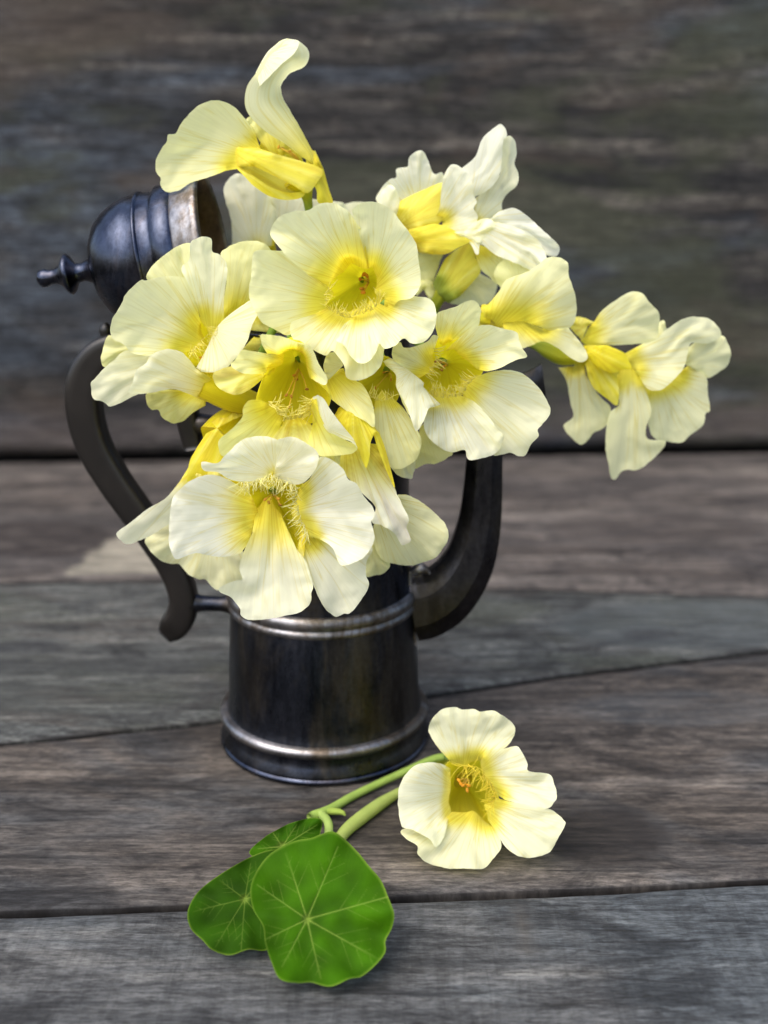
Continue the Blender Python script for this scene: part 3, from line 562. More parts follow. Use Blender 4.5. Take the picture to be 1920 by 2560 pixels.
# --- 3: the deep yellow bell below the centre
b = Flower('nasturtium_flower', -0.079, 'C', (700, 600), 'deep yellow bell shaped nasturtium below the centre, throat open with brownish stamens and fringed claws')
b.throat([(450, 740, 0), (480, 600, -2), (545, 450, -3), (610, 345, -4), (700, 302, -4), (790, 340, -4), (830, 450, -4), (850, 560, -3), (960, 690, -2), (880, 830, -6), (700, 900, -8), (540, 820, -5)], (735, 400), depth=14, z0=-8, er=0.3, col=YEL*0.88)
b.petal([(470, 520, -8), (560, 440, -9)], [(250, 440, -7), (150, 460, -6), (40, 510, -5), (70, 610, -4), (150, 665, -4), (250, 682, -4), (350, 640, -5), (460, 550, -7)], yel=0.7, tint=1.35)
b.petal([(615, 345, -4), (570, 430, -5), (500, 490, -5)], [(490, 345, 2), (350, 320, 4), (280, 315, 4), (230, 390, 4), (190, 440, 4), (250, 490, 5), (330, 515, 5), (460, 515, 3)], yel=0.5, tint=0.85)
b.petal([(490, 345, 1), (560, 350, 0), (630, 318, -3), (700, 303, -4), (790, 335, -4)], [(445, 270, 5), (434, 190, 6), (500, 188, 7), (620, 205, 7), (740, 250, 5), (800, 275, 3)], yel=0.3, tint=0.8, bulge=1.0, edge=1)
b.petal([(740, 305, -4), (800, 350, -4), (832, 440, -4), (845, 545, -3)], [(735, 252, 4), (830, 270, 5), (880, 330, 6), (920, 430, 7), (990, 550, 8), (970, 607, 8), (905, 580, 6), (860, 555, 2)], yel=0.35, tint=0.65, bulge=1.5)
b.petal([(500, 755, -3), (560, 800, -4), (615, 880, -4)], [(440, 730, 2), (340, 735, 3), (290, 800, 4), (280, 880, 5), (180, 980, 6), (95, 1060, 6), (90, 1130, 6), (130, 1200, 5), (300, 1170, 3), (520, 1060, 0), (605, 960, -3)], yel=0.55, tint=1.0, ruf=1.2)
b.fringe([(500, 755, -1), (560, 790, -1), (610, 870, -1)], 120, [(1, 0.2), (1, -0.2), (0.6, -0.8)], 26, w=5)
b.petal([(630, 905, -6), (700, 890, -6), (790, 880, -6)], [(600, 960, -2), (530, 1060, 0), (560, 1120, 1), (700, 1150, 2), (840, 1130, 2), (870, 1020, 0), (865, 940, -3)], yel=0.75, tint=1.15)
b.fringe([(630, 905, -4), (700, 885, -4), (790, 870, -4)], 100, [(0.3, -1), (0, -1)], 26, w=5)
b.petal([(880, 715, 0), (860, 800, -3), (868, 900, -4)], [(900, 720, 6), (930, 860, 6), (1000, 970, 6), (1100, 1040, 6), (1200, 1090, 6), (1240, 1130, 5), (1190, 1175, 5), (1060, 1192, 5), (920, 1190, 4), (840, 1080, 1), (865, 950, -2)], yel=0.45, tint=1.02,
        folds=[([(872, 705, 1), (905, 800, 6), (945, 890, 8), (1000, 980, 9), (1080, 1035, 8), (1180, 1070, 8), (1240, 1130, 5)], [(910, 688, 8), (960, 720, 10), (1010, 800, 11), (1060, 870, 12), (1130, 960, 12), (1200, 1045, 10), (1241, 1128, 6)], dict(yel=0, tint=0.12, bulge=1.2, ruf=0.4))])
b.fringe([(870, 720, 0), (850, 790, -2), (860, 850, -3)], 100, [(-1, 0.2), (-1, 0.1), (-1, 0.4)], 26, w=5)
b.petal([(1000, 1130, -4)], [(915, 1200, -2), (1000, 1230, -2), (1082, 1272, -2), (1100, 1190, -2)], yel=0.4, tint=0.9)
b.stamens([(715, 525, -12), (670, 790, 0), (690, 700, -3), (650, 690, -4), (820, 640, -6), (735, 560, -12)], (750, 470, -18), w=5, size=15, col=(0.55, 0.30, 0.03))
b.to_pot(10)

# --- 4: the right hand open flower
b = Flower('nasturtium_flower', -0.060, 'F', (680, 640), 'open pale yellow nasturtium above the spout, five spread petals, fringed amber throat')
b.throat([(560, 460), (690, 430), (800, 500), (900, 660), (860, 740), (700, 880), (540, 860), (420, 740), (500, 560)], (640, 620), depth=14, col=YEL*0.98, z0=-8, er=0.3)
b.petal([(590, 440, -7), (690, 445, -8)], [(560, 330, 0), (572, 215, 2), (660, 175, 2), (740, 150, 2), (830, 105, 3), (900, 115, 2), (940, 180, 2), (925, 260, 1), (912, 312, -1), (840, 365, -3)], yel=0.5, tint=0.65)
b.petal([(900, 720, -7), (830, 800, -7), (780, 885, -6)], [(925, 725, -4), (1000, 700, -1), (1130, 678, 0), (1230, 690, 1), (1330, 745, 0), (1420, 830, 0), (1480, 920, 1), (1512, 1010, 1), (1490, 1080, 1), (1410, 1170, 2), (1415, 1230, 2), (1350, 1300, 1), (1310, 1385, 0), (1250, 1390, 0), (1180, 1365, 0), (1050, 1388, 0), (1000, 1300, -3), (880, 1000, -5)], yel=0.25, tint=0.4, ruf=1.4)
b.fringe([(890, 730, -5), (830, 800, -5), (790, 880, -5)], 90, [(-1, -0.2), (-1, -0.1)], 30)
b.petal([(645, 520, -6), (740, 488, -8), (830, 560, -8), (905, 672, -6)], [(690, 470, -1), (820, 365, 2), (910, 315, 3), (1000, 307, 4), (1100, 330, 4), (1230, 368, 4), (1252, 430, 4), (1280, 500, 5), (1312, 540, 6), (1312, 575, 6), (1220, 600, 6), (1100, 660, 5), (1000, 687, 3), (930, 680, 0)], yel=0.3, tint=0.55, ruf=1.2)
b.petal([(520, 890, -5), (640, 910, -5), (770, 890, -5)], [(485, 1010, 2), (460, 1110, 3), (490, 1220, 4), (590, 1320, 5), (690, 1365, 5), (800, 1343, 5), (818, 1400, 5), (850, 1427, 5), (940, 1415, 5), (1060, 1370, 4), (1112, 1280, 3), (1120, 1210, 3), (1070, 1170, 2), (990, 1050, 0), (880, 940, -3)], yel=0.27, tint=0.28, ruf=1.5, wav=3)
b.fringe([(500, 870, -3), (600, 910, -3), (770, 890, -3)], 110, [(0, -1), (0.1, -1), (-0.2, -1)], 36)
b.petal([(540, 540, -5), (520, 640, -5), (420, 745, -4)], [(585, 400, 3), (540, 390, 3), (480, 450, 3), (310, 498, 4), (270, 450, 4), (205, 500, 4), (205, 590, 4), (300, 660, 3), (390, 750, 0)], yel=0.35, tint=0.65, ruf=1.6, wav=3)
b.fringe([(545, 500, -3), (560, 600, -3), (480, 720, -3)], 90, [(1, 0.1), (1, 0.4), (0.8, 0.5)], 32)
b.petal([(128, 612, 4), (200, 598, 5), (300, 680, 6), (450, 820, 7), (458, 862, 7), (597, 967, 5)], [(150, 645, 5), (230, 720, 7), (238, 830, 8), (310, 960, 10), (365, 1110, 12), (405, 1187, 13), (470, 1080, 12), (500, 1000, 9), (560, 985, 6)], yel=0, tint=0.22, ruf=0.8, bulge=2.0)
b.stamens([(600, 620, -12), (625, 650, -11), (580, 600, -12), (610, 680, -10), (560, 610, -10)], (660, 640, -20), col=(0.5, 0.24, 0.04), w=5, size=13)
b.to_pot(45)

# --- 5: the half hidden flower between the bell and the right hand flower
b = Flower('nasturtium_flower', -0.062, 'F', (130, 780), 'half hidden nasturtium tucked between the deep yellow bell and the flower above the spout')
b.throat([(20, 650), (150, 620), (230, 760), (210, 920), (80, 960), (-60, 860)], (160, 700), depth=7, col=YEL*0.75, z0=-6)
b.petal([(430, 1150, -9)], [(390, 1502, -8), (480, 1462, -8), (560, 1458, -8), (660, 1410, -8), (700, 1365, -8), (620, 1240, -9), (500, 1100, -9)], yel=0, tint=0.8)
b.petal([(230, 1250, -6)], [(150, 1450, -4), (185, 1490, -4), (250, 1555, -3), (355, 1582, -3), (375, 1540, -3), (395, 1440, -4), (380, 1350, -5)], yel=0, tint=0.5)
b.petal([(60, 930, -1), (130, 915, -2), (220, 925, -1)], [(45, 1050, 2), (50, 1140, 3), (100, 1330, 4), (180, 1480, 4), (260, 1497, 4), (330, 1470, 4), (400, 1420, 4), (432, 1330, 4), (442, 1250, 4), (420, 1190, 3), (350, 1080, 2), (290, 990, 0)], yel=0.2, tint=0.75, ruf=1.0)
b.fringe([(10, 880, 1), (80, 930, 1), (210, 920, 1)], 90, [(0, -1), (0.2, -1)], 26)
b.petal([(1120, 445, -4)], [(1000, 565, 0), (970, 510, 2), (958, 430, 3), (985, 352, 3), (1040, 335, 2), (1100, 350, 0)], reg='C', yel=0, tint=0.5)
b.petal([(970, 615, 0), (1040, 530, -2), (1125, 470, -4)], [(985, 695, 6), (1080, 770, 8), (1200, 850, 9), (1300, 905, 10), (1380, 950, 10), (1372, 800, 8), (1330, 680, 6), (1280, 600, 4), (1210, 560, 1), (1140, 500, -2)], reg='C', yel=0.5, tint=0.75)
b.petal([(235, 730, 0)], [(225, 800, 1), (330, 1040, 3), (420, 1110, 3), (440, 900, 2), (330, 760, 1)], yel=0.5, tint=0.7)
b.stamens([(60, 830, -2), (190, 760, -2), (130, 700, -3)], (180, 700, -9))
b.to_pot(30)

# --- 6: seen from behind, hanging over the rim
b = Flower('nasturtium_flower', -0.068, 'E', (1000, 250), 'nasturtium hanging over the rim back to front, yellow sepals over streaked white petals')
b.petal([(1080, 700, -6), (1180, 560, -5)], [(1040, 780, -5), (1040, 900, -5), (1080, 1010, -5), (1130, 1075, -5), (1200, 1093, -5), (1350, 1107, -4), (1450, 1080, -4), (1560, 1040, -3), (1640, 932, -3), (1662, 850, -3), (1640, 770, -3), (1570, 690, -3), (1450, 590, -4), (1330, 525, -4), (1250, 518, -4)], yel=0, tint=0.62, ruf=1.5)
b.petal([(1040, 850, -8)], [(970, 1090, -8), (978, 1197, -7), (1060, 1187, -7), (1130, 1170, -7), (1178, 1095, -7), (1120, 950, -8)], yel=0, tint=0.7)
b.petal([(740, 190, 2), (860, 170, 3), (960, 170, 4), (1090, 120, 4)], [(750, 275, 4), (830, 380, 6), (950, 510, 8), (1050, 620, 9), (1030, 742, 10), (1100, 770, 10), (1190, 825, 10), (1232, 870, 9), (1272, 935, 9), (1300, 942, 9), (1352, 905, 9), (1312, 785, 8), (1330, 720, 8), (1280, 600, 6), (1200, 430, 4), (1140, 280, 3)], yel=0.62, tint=0.12, ruf=1.6, wav=3.5, jag=1.5)
b.sepal([(1060, 870, 4), (1130, 815, 4), (1300, 880, 4), (1395, 975, 4)], [(1160, 1010, 8), (1230, 1110, 9), (1280, 1230, 10), (1312, 1292, 10), (1340, 1200, 9), (1350, 1080, 8), (1392, 990, 6)], reg='C', green=0)
b.sepal([(1340, 900, 2), (1395, 975, 3)], [(1400, 1110, 5), (1470, 1290, 6), (1520, 1410, 6), (1552, 1455, 6), (1515, 1300, 5), (1470, 1130, 4), (1420, 1000, 3)], reg='C', green=0)
b.tube([(1180, 930, 0, 120), (1200, 850, -4, 105), (1190, 760, -10, 85), (1180, 640, -20, 60)], reg='C', cols=(YEL, YEL*0.9))
b.to_pot(20)

# --- 8: behind the front flower, pointing down to the left
b = Flower('nasturtium_flower', -0.055, 'D', (760, 300), 'nasturtium behind the lowest flower, yellow calyx outward, one long petal reaching over the handle')
b.petal([(700, 820, -6), (900, 900, -6)], [(480, 800, -5), (280, 945, -5), (310, 1040, -5), (400, 1130, -5), (490, 1160, -5), (560, 1165, -5), (640, 1250, -4), (720, 1293, -4), (775, 1290, -4), (830, 1350, -4), (890, 1380, -4), (1000, 1330, -4), (1100, 1270, -4), (1090, 1060, -5)], yel=0, tint=0.55, ruf=1.8, wav=4)
b.petal([(640, 350, 0), (720, 400, -1), (860, 420, -2)], [(560, 480, 2), (440, 620, 4), (300, 700, 5), (150, 820, 6), (38, 905, 6), (80, 970, 6), (130, 996, 6), (210, 975, 5), (330, 920, 4), (450, 845, 2), (560, 760, -1), (760, 640, -3)], yel=0.35, tint=0.25, bulge=3, ruf=0.8)
b.sepal([(1060, -60, -6), (900, -20, -4), (840, 0, -2)], [(780, 80, 2), (690, 220, 4), (645, 310, 5), (622, 470, 5), (680, 450, 5), (800, 440, 5), (950, 420, 4), (1020, 200, 0)], bulge=5, green=0, yel=0)
b.petal([(760, 250, 2), (900, 200, 0)], [(690, 430, 5), (740, 455, 5), (860, 430, 5), (990, 470, 4), (1060, 420, 2)], yel=1.2, tint=0.9)
b.tube([(860, 120, -4, 140), (930, 20, -8, 120), (1000, -80, -14, 80), (1060, -170, -24, 50)], cols=(YEL*0.95, YEL*0.85))
b.to_pot(-20)

# --- 7: the lowest, frontmost flower
b = Flower('nasturtium_flower', -0.090, 'D', (1350, 650), 'lowest creamy white nasturtium in front of the pot body, amber veined throat and curly fringe')
b.throat([(1000, 470, -6), (1150, 460, -6), (1330, 430, -6), (1480, 480, -6), (1560, 560, -6), (1600, 760, -4), (1560, 900, -2), (1530, 1060, -1), (1400, 800, -9), (1290, 740, -10), (1180, 800, -8), (1130, 640, -7)], (1330, 560), depth=18, z0=-9, er=0.3, col=YEL*0.95)
b.petal([(430, 860, -5), (490, 820, -6), (560, 870, -5)], [(405, 1000, -2), (470, 1100, -1), (540, 1265, 0), (600, 1400, 1), (650, 1480, 1), (730, 1532, 1), (795, 1508, 1), (850, 1500, 1), (940, 1390, 1), (1003, 1270, 1), (980, 1180, 1), (985, 1070, 1), (1032, 960, 0), (900, 860, -2), (700, 800, -3)], reg='E', yel=0.22, tint=0.25, ruf=1.4)
b.petal([(1170, 620, -8), (1150, 750, -8), (1168, 880, -6)], [(1130, 560, -4), (1000, 480, 0), (900, 430, 1), (800, 420, 2), (690, 450, 3), (580, 530, 4), (510, 600, 4), (490, 700, 5), (470, 850, 6), (475, 980, 7), (510, 1090, 8), (550, 1117, 8), (650, 1080, 7), (720, 1073, 6), (800, 1090, 4), (900, 1100, 3), (1050, 1080, 1), (1130, 990, -2)], yel=0.36, tint=0.12, bulge=3.5, ruf=1.2)
b.petal([(1190, 730, -9), (1290, 690, -11), (1410, 770, -9)], [(1165, 900, -2), (1085, 1080, 2), (1058, 1200, 3), (1082, 1290, 4), (1020, 1300, 5), (900, 1350, 7), (892, 1395, 7), (990, 1440, 6), (1060, 1530, 6), (1072, 1590, 6), (1150, 1625, 6), (1300, 1617, 6), (1450, 1590, 6), (1560, 1560, 6), (1645, 1490, 5), (1655, 1400, 5), (1666, 1330, 4), (1610, 1150, 2), (1535, 1045, 0)], yel=0.5, tint=0.3, ruf=1.6, wav=2.5)
b.petal([(430, 475, -5), (420, 600, -5), (450, 740, -4), (500, 870, -3)], [(445, 440, 0), (515, 380, 3), (560, 290, 5), (590, 212, 5), (680, 220, 6), (790, 310, 7), (830, 390, 7), (900, 430, 8), (960, 530, 8), (1020, 600, 8), (1050, 680, 8), (1025, 750, 8), (1050, 870, 8), (1020, 960, 8), (960, 1040, 8), (890, 1080, 8), (800, 1107, 8), (750, 1080, 7), (700, 960, 5), (590, 885, 1)], reg='E', yel=0.2, tint=0.12, ruf=1.4, wav=2)
b.fringe([(420, 460, -2), (400, 560, -2), (440, 720, -2), (500, 860, -1)], 110, [(-1, 0.3), (-1, 0.2), (-1, 0.5), (-0.6, 1)], 56, reg='E', w=4.2, col=(0.90, 0.87, 0.45))
b.petal([(1330, 412, -4)], [(1260, 462, -3), (1130, 477, 0), (990, 465, 3), (870, 400, 5), (760, 388, 6), (735, 325, 6), (770, 312, 6), (880, 322, 6), (960, 240, 5), (1080, 135, 3), (1190, 100, 2), (1290, 105, 2), (1390, 150, 3), (1400, 250, 0), (1370, 360, -3)], yel=0.22, tint=0.12, ruf=1.5, wav=3)
b.petal([(205, 345, -4)], [(240, 250, 0), (232, 130, 3), (235, 75, 4), (290, 50, 5), (360, 38, 5), (440, 65, 6), (540, 130, 7), (585, 200, 7), (565, 300, 6), (515, 380, 4), (440, 432, 1), (330, 432, -1), (250, 395, -3)], reg='E', yel=0.18, tint=0.12, ruf=1.5, wav=2)
b.fringe([(1060, 475, 1), (1180, 475, 0), (1310, 420, -2), (1400, 460, -2), (1520, 510, -1)], 125, [(0.1, 1), (-0.1, 1), (0, 1), (0.1, 1), (-0.6, 1)], 80, w=4.2, col=(0.90, 0.87, 0.45))
b.stamens([(1270, 625, -6), (1380, 620, -6), (1395, 670, -5), (1300, 650, -6)], (1330, 590, -20), w=5, size=15, col=(0.62, 0.36, 0.05))
b.to_pot(-10)

# --- 9: the tall one in profile at the top
b = Flower('nasturtium_flower', -0.010, 'T', (1130, 1000), 'tallest nasturtium in profile, one petal upright with a curled tip, another spread towards the lid')
b.petal([(860, 900, -4), (950, 930, -4)], [(700, 665, -6), (745, 640, -6), (840, 740, -6), (980, 830, -6)], yel=0.9, tint=1.0)
b.petal([(1100, 925, 0), (980, 832, 0), (850, 750, 1), (738, 645, 3), (697, 555, 4), (712, 430, 4), (780, 330, 3), (850, 220, 2), (930, 125, 1), (985, 100, 0)], [(1240, 1010, -3), (1150, 850, -3), (1080, 720, -3), (1010, 600, -4), (958, 490, -4), (950, 420, -4), (1010, 345, -6), (1110, 290, -8), (1142, 225, -8), (1125, 165, -6), (1060, 115, -3), (990, 100, -1)], yel=0.55, tint=0.5, strip=True, bulge=2.5, ruf=1.6, folds=[([(775, 345, 3), (850, 225, 3), (930, 128, 2)], [(800, 430, 6), (880, 350, 8), (960, 270, 8), (1040, 200, 7), (1070, 120, 3), (985, 101, 2)], dict(strip=False, yel=0, tint=0.3, bulge=1, ruf=0.8))])
b.petal([(800, 850, -1), (720, 880, 2), (650, 1000, 3)], [(765, 745, -3), (685, 640, -2), (600, 560, -1), (490, 528, 0), (370, 570, 1), (270, 670, 2), (220, 755, 3), (165, 765, 4), (158, 812, 4), (120, 860, 4), (78, 950, 4), (85, 1030, 4), (115, 1070, 4), (110, 1112, 4), (150, 1162, 4), (240, 1150, 4), (330, 1095, 4), (450, 1060, 4), (560, 1015, 3)], yel=0.3, tint=0.75, ruf=1.4, bulge=-2.5)
b.sepal([(640, 1000, -3), (720, 890, -3)], [(720, 1060, -3), (860, 1150, -3), (1000, 1190, -3), (1150, 1120, -3), (1200, 1010, -3), (960, 930, -3)], bulge=-3, green=0, tint=1.75)
b.sepal([(650, 985, 1), (700, 885, 2), (800, 862, 1)], [(760, 985, 4), (900, 1050, 5), (1040, 1120, 5), (1130, 1170, 4), (1200, 1090, 2), (1235, 1010, 0), (1110, 955, 0), (960, 912, 1)], bulge=3.5, green=0, tint=1.8)
b.sepal([(640, 1000, 2), (690, 1000, 2)], [(700, 1060, 3), (760, 1122, 4), (870, 1192, 4), (990, 1217, 4), (1090, 1200, 3), (1110, 1160, 3), (1000, 1165, 5), (880, 1130, 5), (770, 1060, 4)], bulge=1.0, green=0, tint=1.9)
b.sepal([(1120, 935, 0), (1190, 890, -2)], [(1130, 1080, 2), (1190, 1140, 2), (1200, 1230, 1), (1250, 1245, 0), (1305, 1235, -1), (1275, 1130, -2), (1240, 1000, -3)], bulge=3, green=0)
b.petal([(790, 870, -5), (950, 920, -5), (1100, 950, -5)], [(820, 765, -7), (900, 785, -7), (985, 830, -7), (1090, 915, -7)], yel=0, tint=1.9)
b.stamens([(930, 850, -1), (1010, 880, -1), (960, 860, -2)], (1080, 960, -3), col=(0.75, 0.45, 0.04), w=6, size=11)
b.tube([(1040, 1060, -3, 90), (1100, 1130, -4, 62), (1125, 1200, -4, 34), (1140, 1290, -4, 26)], cols=(YEL, GREEN))
b.to_pot(-150, 0.02)

# --- 10, 11: behind
b = Flower('nasturtium_flower', 0.022, 'T', (800, 1450), 'white nasturtium half hidden behind the tallest flower, beside the open lid')
b.petal([(780, 1560, 0)], [(610, 1540, 0), (600, 1350, 0), (553, 1180, 0), (558, 1110, 0), (620, 1040, 0), (700, 1050, 0), (800, 1130, 0), (890, 1200, 0), (910, 1350, 0), (880, 1530, 0)], yel=0.3, tint=0.2)
b.petal([(940, 1540, -3)], [(860, 1350, -2), (850, 1190, -1), (1000, 1180, -1), (1110, 1205, 0), (1300, 1225, 0), (1390, 1255, 0), (1400, 1400, -2), (1200, 1540, -3)], yel=0.15, tint=0.3)
b.petal([(1200, 1500, -6)], [(1250, 1350, -5), (1400, 1240, -5), (1500, 1230, -5), (1600, 1260, -5), (1560, 1400, -5)], yel=0.2, tint=0.4)
b.tube([(830, 1500, -2, 70), (850, 1570, -6, 60), (860, 1650, -10, 30)], cols=(YEL, YEL*0.8)); b.to_pot(-170, 0.02)
b = Flower('nasturtium_flower', -0.030, 'B', (1230, 700), 'pale nasturtium showing one rounded petal between the central flower and the pleated one')
b.petal([(1180, 780, 0), (1240, 790, 0), (1330, 700, 0)], [(1185, 600, 2), (1210, 400, 3), (1165, 190, 3), (1220, 130, 3), (1300, 90, 3), (1450, 72, 3), (1560, 118, 3), (1600, 250, 2), (1560, 500, 1), (1420, 640, 0)], yel=0.5, tint=0.8, bulge=4)
b.petal([(1450, 700, -2)], [(1380, 930, -2), (1490, 890, -1), (1570, 830, -1), (1500, 680, -1)], yel=0.5, tint=1.3)
b.petal([(1450, 860, 2)], [(1320, 1000, 2), (1400, 990, 2), (1560, 1000, 2), (1700, 960, 2), (1640, 840, 2), (1560, 830, 2)], yel=0.6, tint=1.0)
b.petal([(1500, 600, -4)], [(1560, 830, -3), (1680, 900, -3), (1780, 930, -3), (1760, 800, -3)], yel=0.5, tint=1.2)
b.tube([(1250, 760, -3, 90), (1330, 880, -6, 80), (1420, 980, -9, 40)], cols=(YEL*0.8, YEL*0.7)); b.to_pot(-100)

# --- 12, 13, 14: the cluster at the upper right
b = Flower('nasturtium_flower', 0.004, 'G', (500, 800), 'white nasturtium at the upper right, turned away, golden calyx, topmost of its cluster')
b.petal([(330, 740, -8), (480, 700, -8)], [(200, 780, -6), (70, 700, -5), (110, 600, -5), (180, 525, -5), (235, 510, -5), (240, 440, -5), (325, 420, -5), (340, 345, -5), (390, 302, -5), (450, 288, -5), (500, 370, -5), (550, 480, -5), (620, 470, -6), (640, 600, -7)], yel=0, tint=0.2, ruf=2.2, wav=3.5)
b.petal([(170, 820, -5)], [(70, 720, -4), (120, 620, -3), (190, 570, -3), (250, 640, -3), (265, 760, -3), (230, 830, -4)], yel=0, tint=0.15)
b.petal([(890, 880, -5)], [(880, 690, -3), (1060, 540, -3), (1100, 430, -3), (1110, 230, -3), (1150, 172, -2), (1190, 168, -2), (1224, 220, -2), (1232, 320, -2), (1215, 400, -2), (1248, 480, -2), (1236, 577, -2), (1150, 650, -3), (1112, 720, -3), (1105, 800, -3), (1020, 880, -4)], yel=0.15, tint=0.35, ruf=2, wav=3)
b.petal([(850, 740, -3)], [(770, 440, -1), (890, 335, 0), (955, 180, 0), (1050, 95, 0), (1100, 65, 0), (1142, 105, 0), (1152, 172, 1), (1122, 210, 2), (1100, 450, 3), (1050, 560, 2), (960, 635, 1), (890, 668, 0)], yel=0.1, tint=0.15, ruf=1.4)
b.tube([(560, 760, -5, 110), (470, 800, -6, 105), (330, 850, -9, 85), (220, 900, -14, 60), (150, 960, -20, 36)], cols=(YEL, YEL*0.95))
b.sepal([(240, 815, -3), (300, 860, -2), (345, 940, -2)], [(265, 705, -3), (440, 620, -1), (620, 552, 1), (640, 640, 2), (640, 760, 2), (590, 890, 2), (480, 930, 1)], bulge=4.5, green=0, tint=1.7)
b.petal([(545, 890, 3), (620, 880, 2)], [(600, 740, 6), (615, 560, 7), (640, 470, 7), (690, 402, 7), (760, 415, 7), (830, 480, 7), (866, 560, 7), (870, 650, 7), (902, 710, 7), (880, 770, 7), (912, 840, 7), (860, 920, 7), (810, 1002, 7), (700, 965, 5), (610, 925, 4)], yel=0.25, tint=0.12, ruf=1.6, wav=3)
b.to_pot(120, 0.02)
b = Flower('nasturtium_flower', -0.004, 'G', (620, 1030), 'ruffled white nasturtium below the topmost of the upper right cluster, petals spilling outward')
b.petal([(980, 880, -3), (1040, 930, -2)], [(1090, 790, -1), (1200, 762, 0), (1285, 800, 1), (1400, 900, 2), (1520, 1010, 3), (1586, 1080, 3), (1582, 1140, 3), (1550, 1162, 3), (1470, 1150, 3), (1380, 1100, 2), (1200, 1000, 0)], yel=0, tint=0.1, ruf=2, wav=3)
b.petal([(880, 1090, -5), (960, 1080, -5)], [(890, 1160, -4), (930, 1265, -4), (1000, 1330, -4), (1080, 1400, -4), (1200, 1420, -4), (1300, 1330, -3), (1300, 1250, -3), (1150, 1150, -3)], yel=0.5, tint=0.75)
b.petal([(800, 980, 0), (850, 930, 1), (940, 870, 2)], [(840, 1050, 3), (870, 1090, 4), (895, 1145, 5), (918, 1143, 5), (935, 1065, 4), (1060, 1150, 5), (1250, 1232, 6), (1330, 1272, 6), (1440, 1308, 6), (1500, 1285, 6), (1492, 1200, 6), (1450, 1100, 5), (1390, 1010, 5), (1240, 930, 4), (1080, 880, 3)], yel=0.1, tint=0.12, ruf=2.4, wav=4)
b.tube([(700, 1020, -4, 70), (600, 1030, -4, 80), (470, 1030, -6, 78), (360, 1020, -10, 65), (260, 1000, -16, 40)], cols=(YEL, YEL*0.93))
b.sepal([(330, 945, -4), (370, 1030, -4), (425, 1130, -4)], [(450, 915, -1), (560, 895, 1), (680, 930, 2), (800, 1000, 3), (850, 1040, 3), (760, 1085, 3), (650, 1145, 2), (530, 1148, 0)], bulge=4, green=0, tint=1.8)
b.petal([(700, 960, 1)], [(800, 960, 2), (900, 870, 3), (1000, 850, 3), (1060, 900, 3), (1000, 1000, 4), (930, 1050, 4), (860, 1040, 3), (790, 1010, 2)], yel=0.1, tint=0.25, ruf=1.8, wav=3)
b.to_pot(100, 0.02)
b = Flower('nasturtium_flower', 0.004, 'G', (700, 1300), 'amber nasturtium calyx with green base peeping out under the ruffled white flower')
b.petal([(800, 1300, -6)], [(920, 1300, -5), (1040, 1370, -5), (1072, 1425, -5), (1010, 1545, -5), (900, 1570, -5), (700, 1560, -5), (640, 1500, -6)], yel=0, tint=0.5)
b.petal([(600, 1200, -8)], [(640, 1120, -7), (420, 1110, -7), (420, 1380, -7), (540, 1390, -7)], yel=0, tint=0.9)
b.petal([(460, 1440, -6)], [(400, 1500, -5), (420, 1380, -5), (520, 1365, -5), (570, 1460, -5), (520, 1540, -5)], yel=0, tint=0.8)
b.tube([(760, 1230, -5, 95), (680, 1370, -4, 85), (610, 1470, -4, 60), (560, 1560, -5, 45), (520, 1680, -8, 36)], cols=(YEL*0.9, GREEN*0.8))
b.sepal([(545, 1375, 0), (600, 1450, 0), (680, 1545, -1)], [(600, 1260, 1), (650, 1175, 1), (760, 1090, 1), (870, 1055, 1), (890, 1170, 2), (935, 1285, 2), (850, 1400, 2), (760, 1500, 1)], bulge=4.5, green=0.35, tint=1.75)
b.to_pot(80, 0.022)

# --- 15: the big half-turned flower on the right
b = Flower('nasturtium_flower', -0.016, 'U', (640, 890), 'cream nasturtium turned to the right, wide upper petal like a fan, above the spout mouth')
b.petal([(548, 890, -2), (620, 900, 0), (720, 905, 1)], [(545, 850, 0), (600, 790, 2), (640, 730, 3), (740, 690, 4), (820, 635, 5), (890, 655, 5), (898, 715, 5), (925, 790, 5), (930, 870, 5), (905, 925, 4), (820, 940, 3)], yel=0.55, tint=0.6, ruf=1.6, bulge=4)
b.petal([(620, 905, 0), (720, 915, 1), (800, 930, 2)], [(640, 960, 4), (700, 1010, 5), (735, 1005, 5), (790, 985, 5), (850, 1010, 5), (905, 1052, 5), (950, 1072, 5), (978, 1050, 5), (955, 1000, 4), (900, 930, 3)], yel=0.5, tint=0.55, ruf=1.0)
b.petal([(540, 830, -6)], [(520, 880, -6), (520, 930, -5), (600, 960, -5), (680, 940, -5), (640, 840, -6)], yel=1.0, tint=1.0)
b.petal([(690, 760, -8)], [(620, 770, -8), (590, 700, -8), (640, 640, -8), (720, 640, -8), (800, 640, -8)], yel=0, tint=0.7)
b.tube([(600, 895, -2, 36), (560, 890, -5, 34), (520, 880, -9, 26), (470, 880, -14, 14)], cols=(YEL*0.9, GREEN))
b.to_pot(70, 0.024)

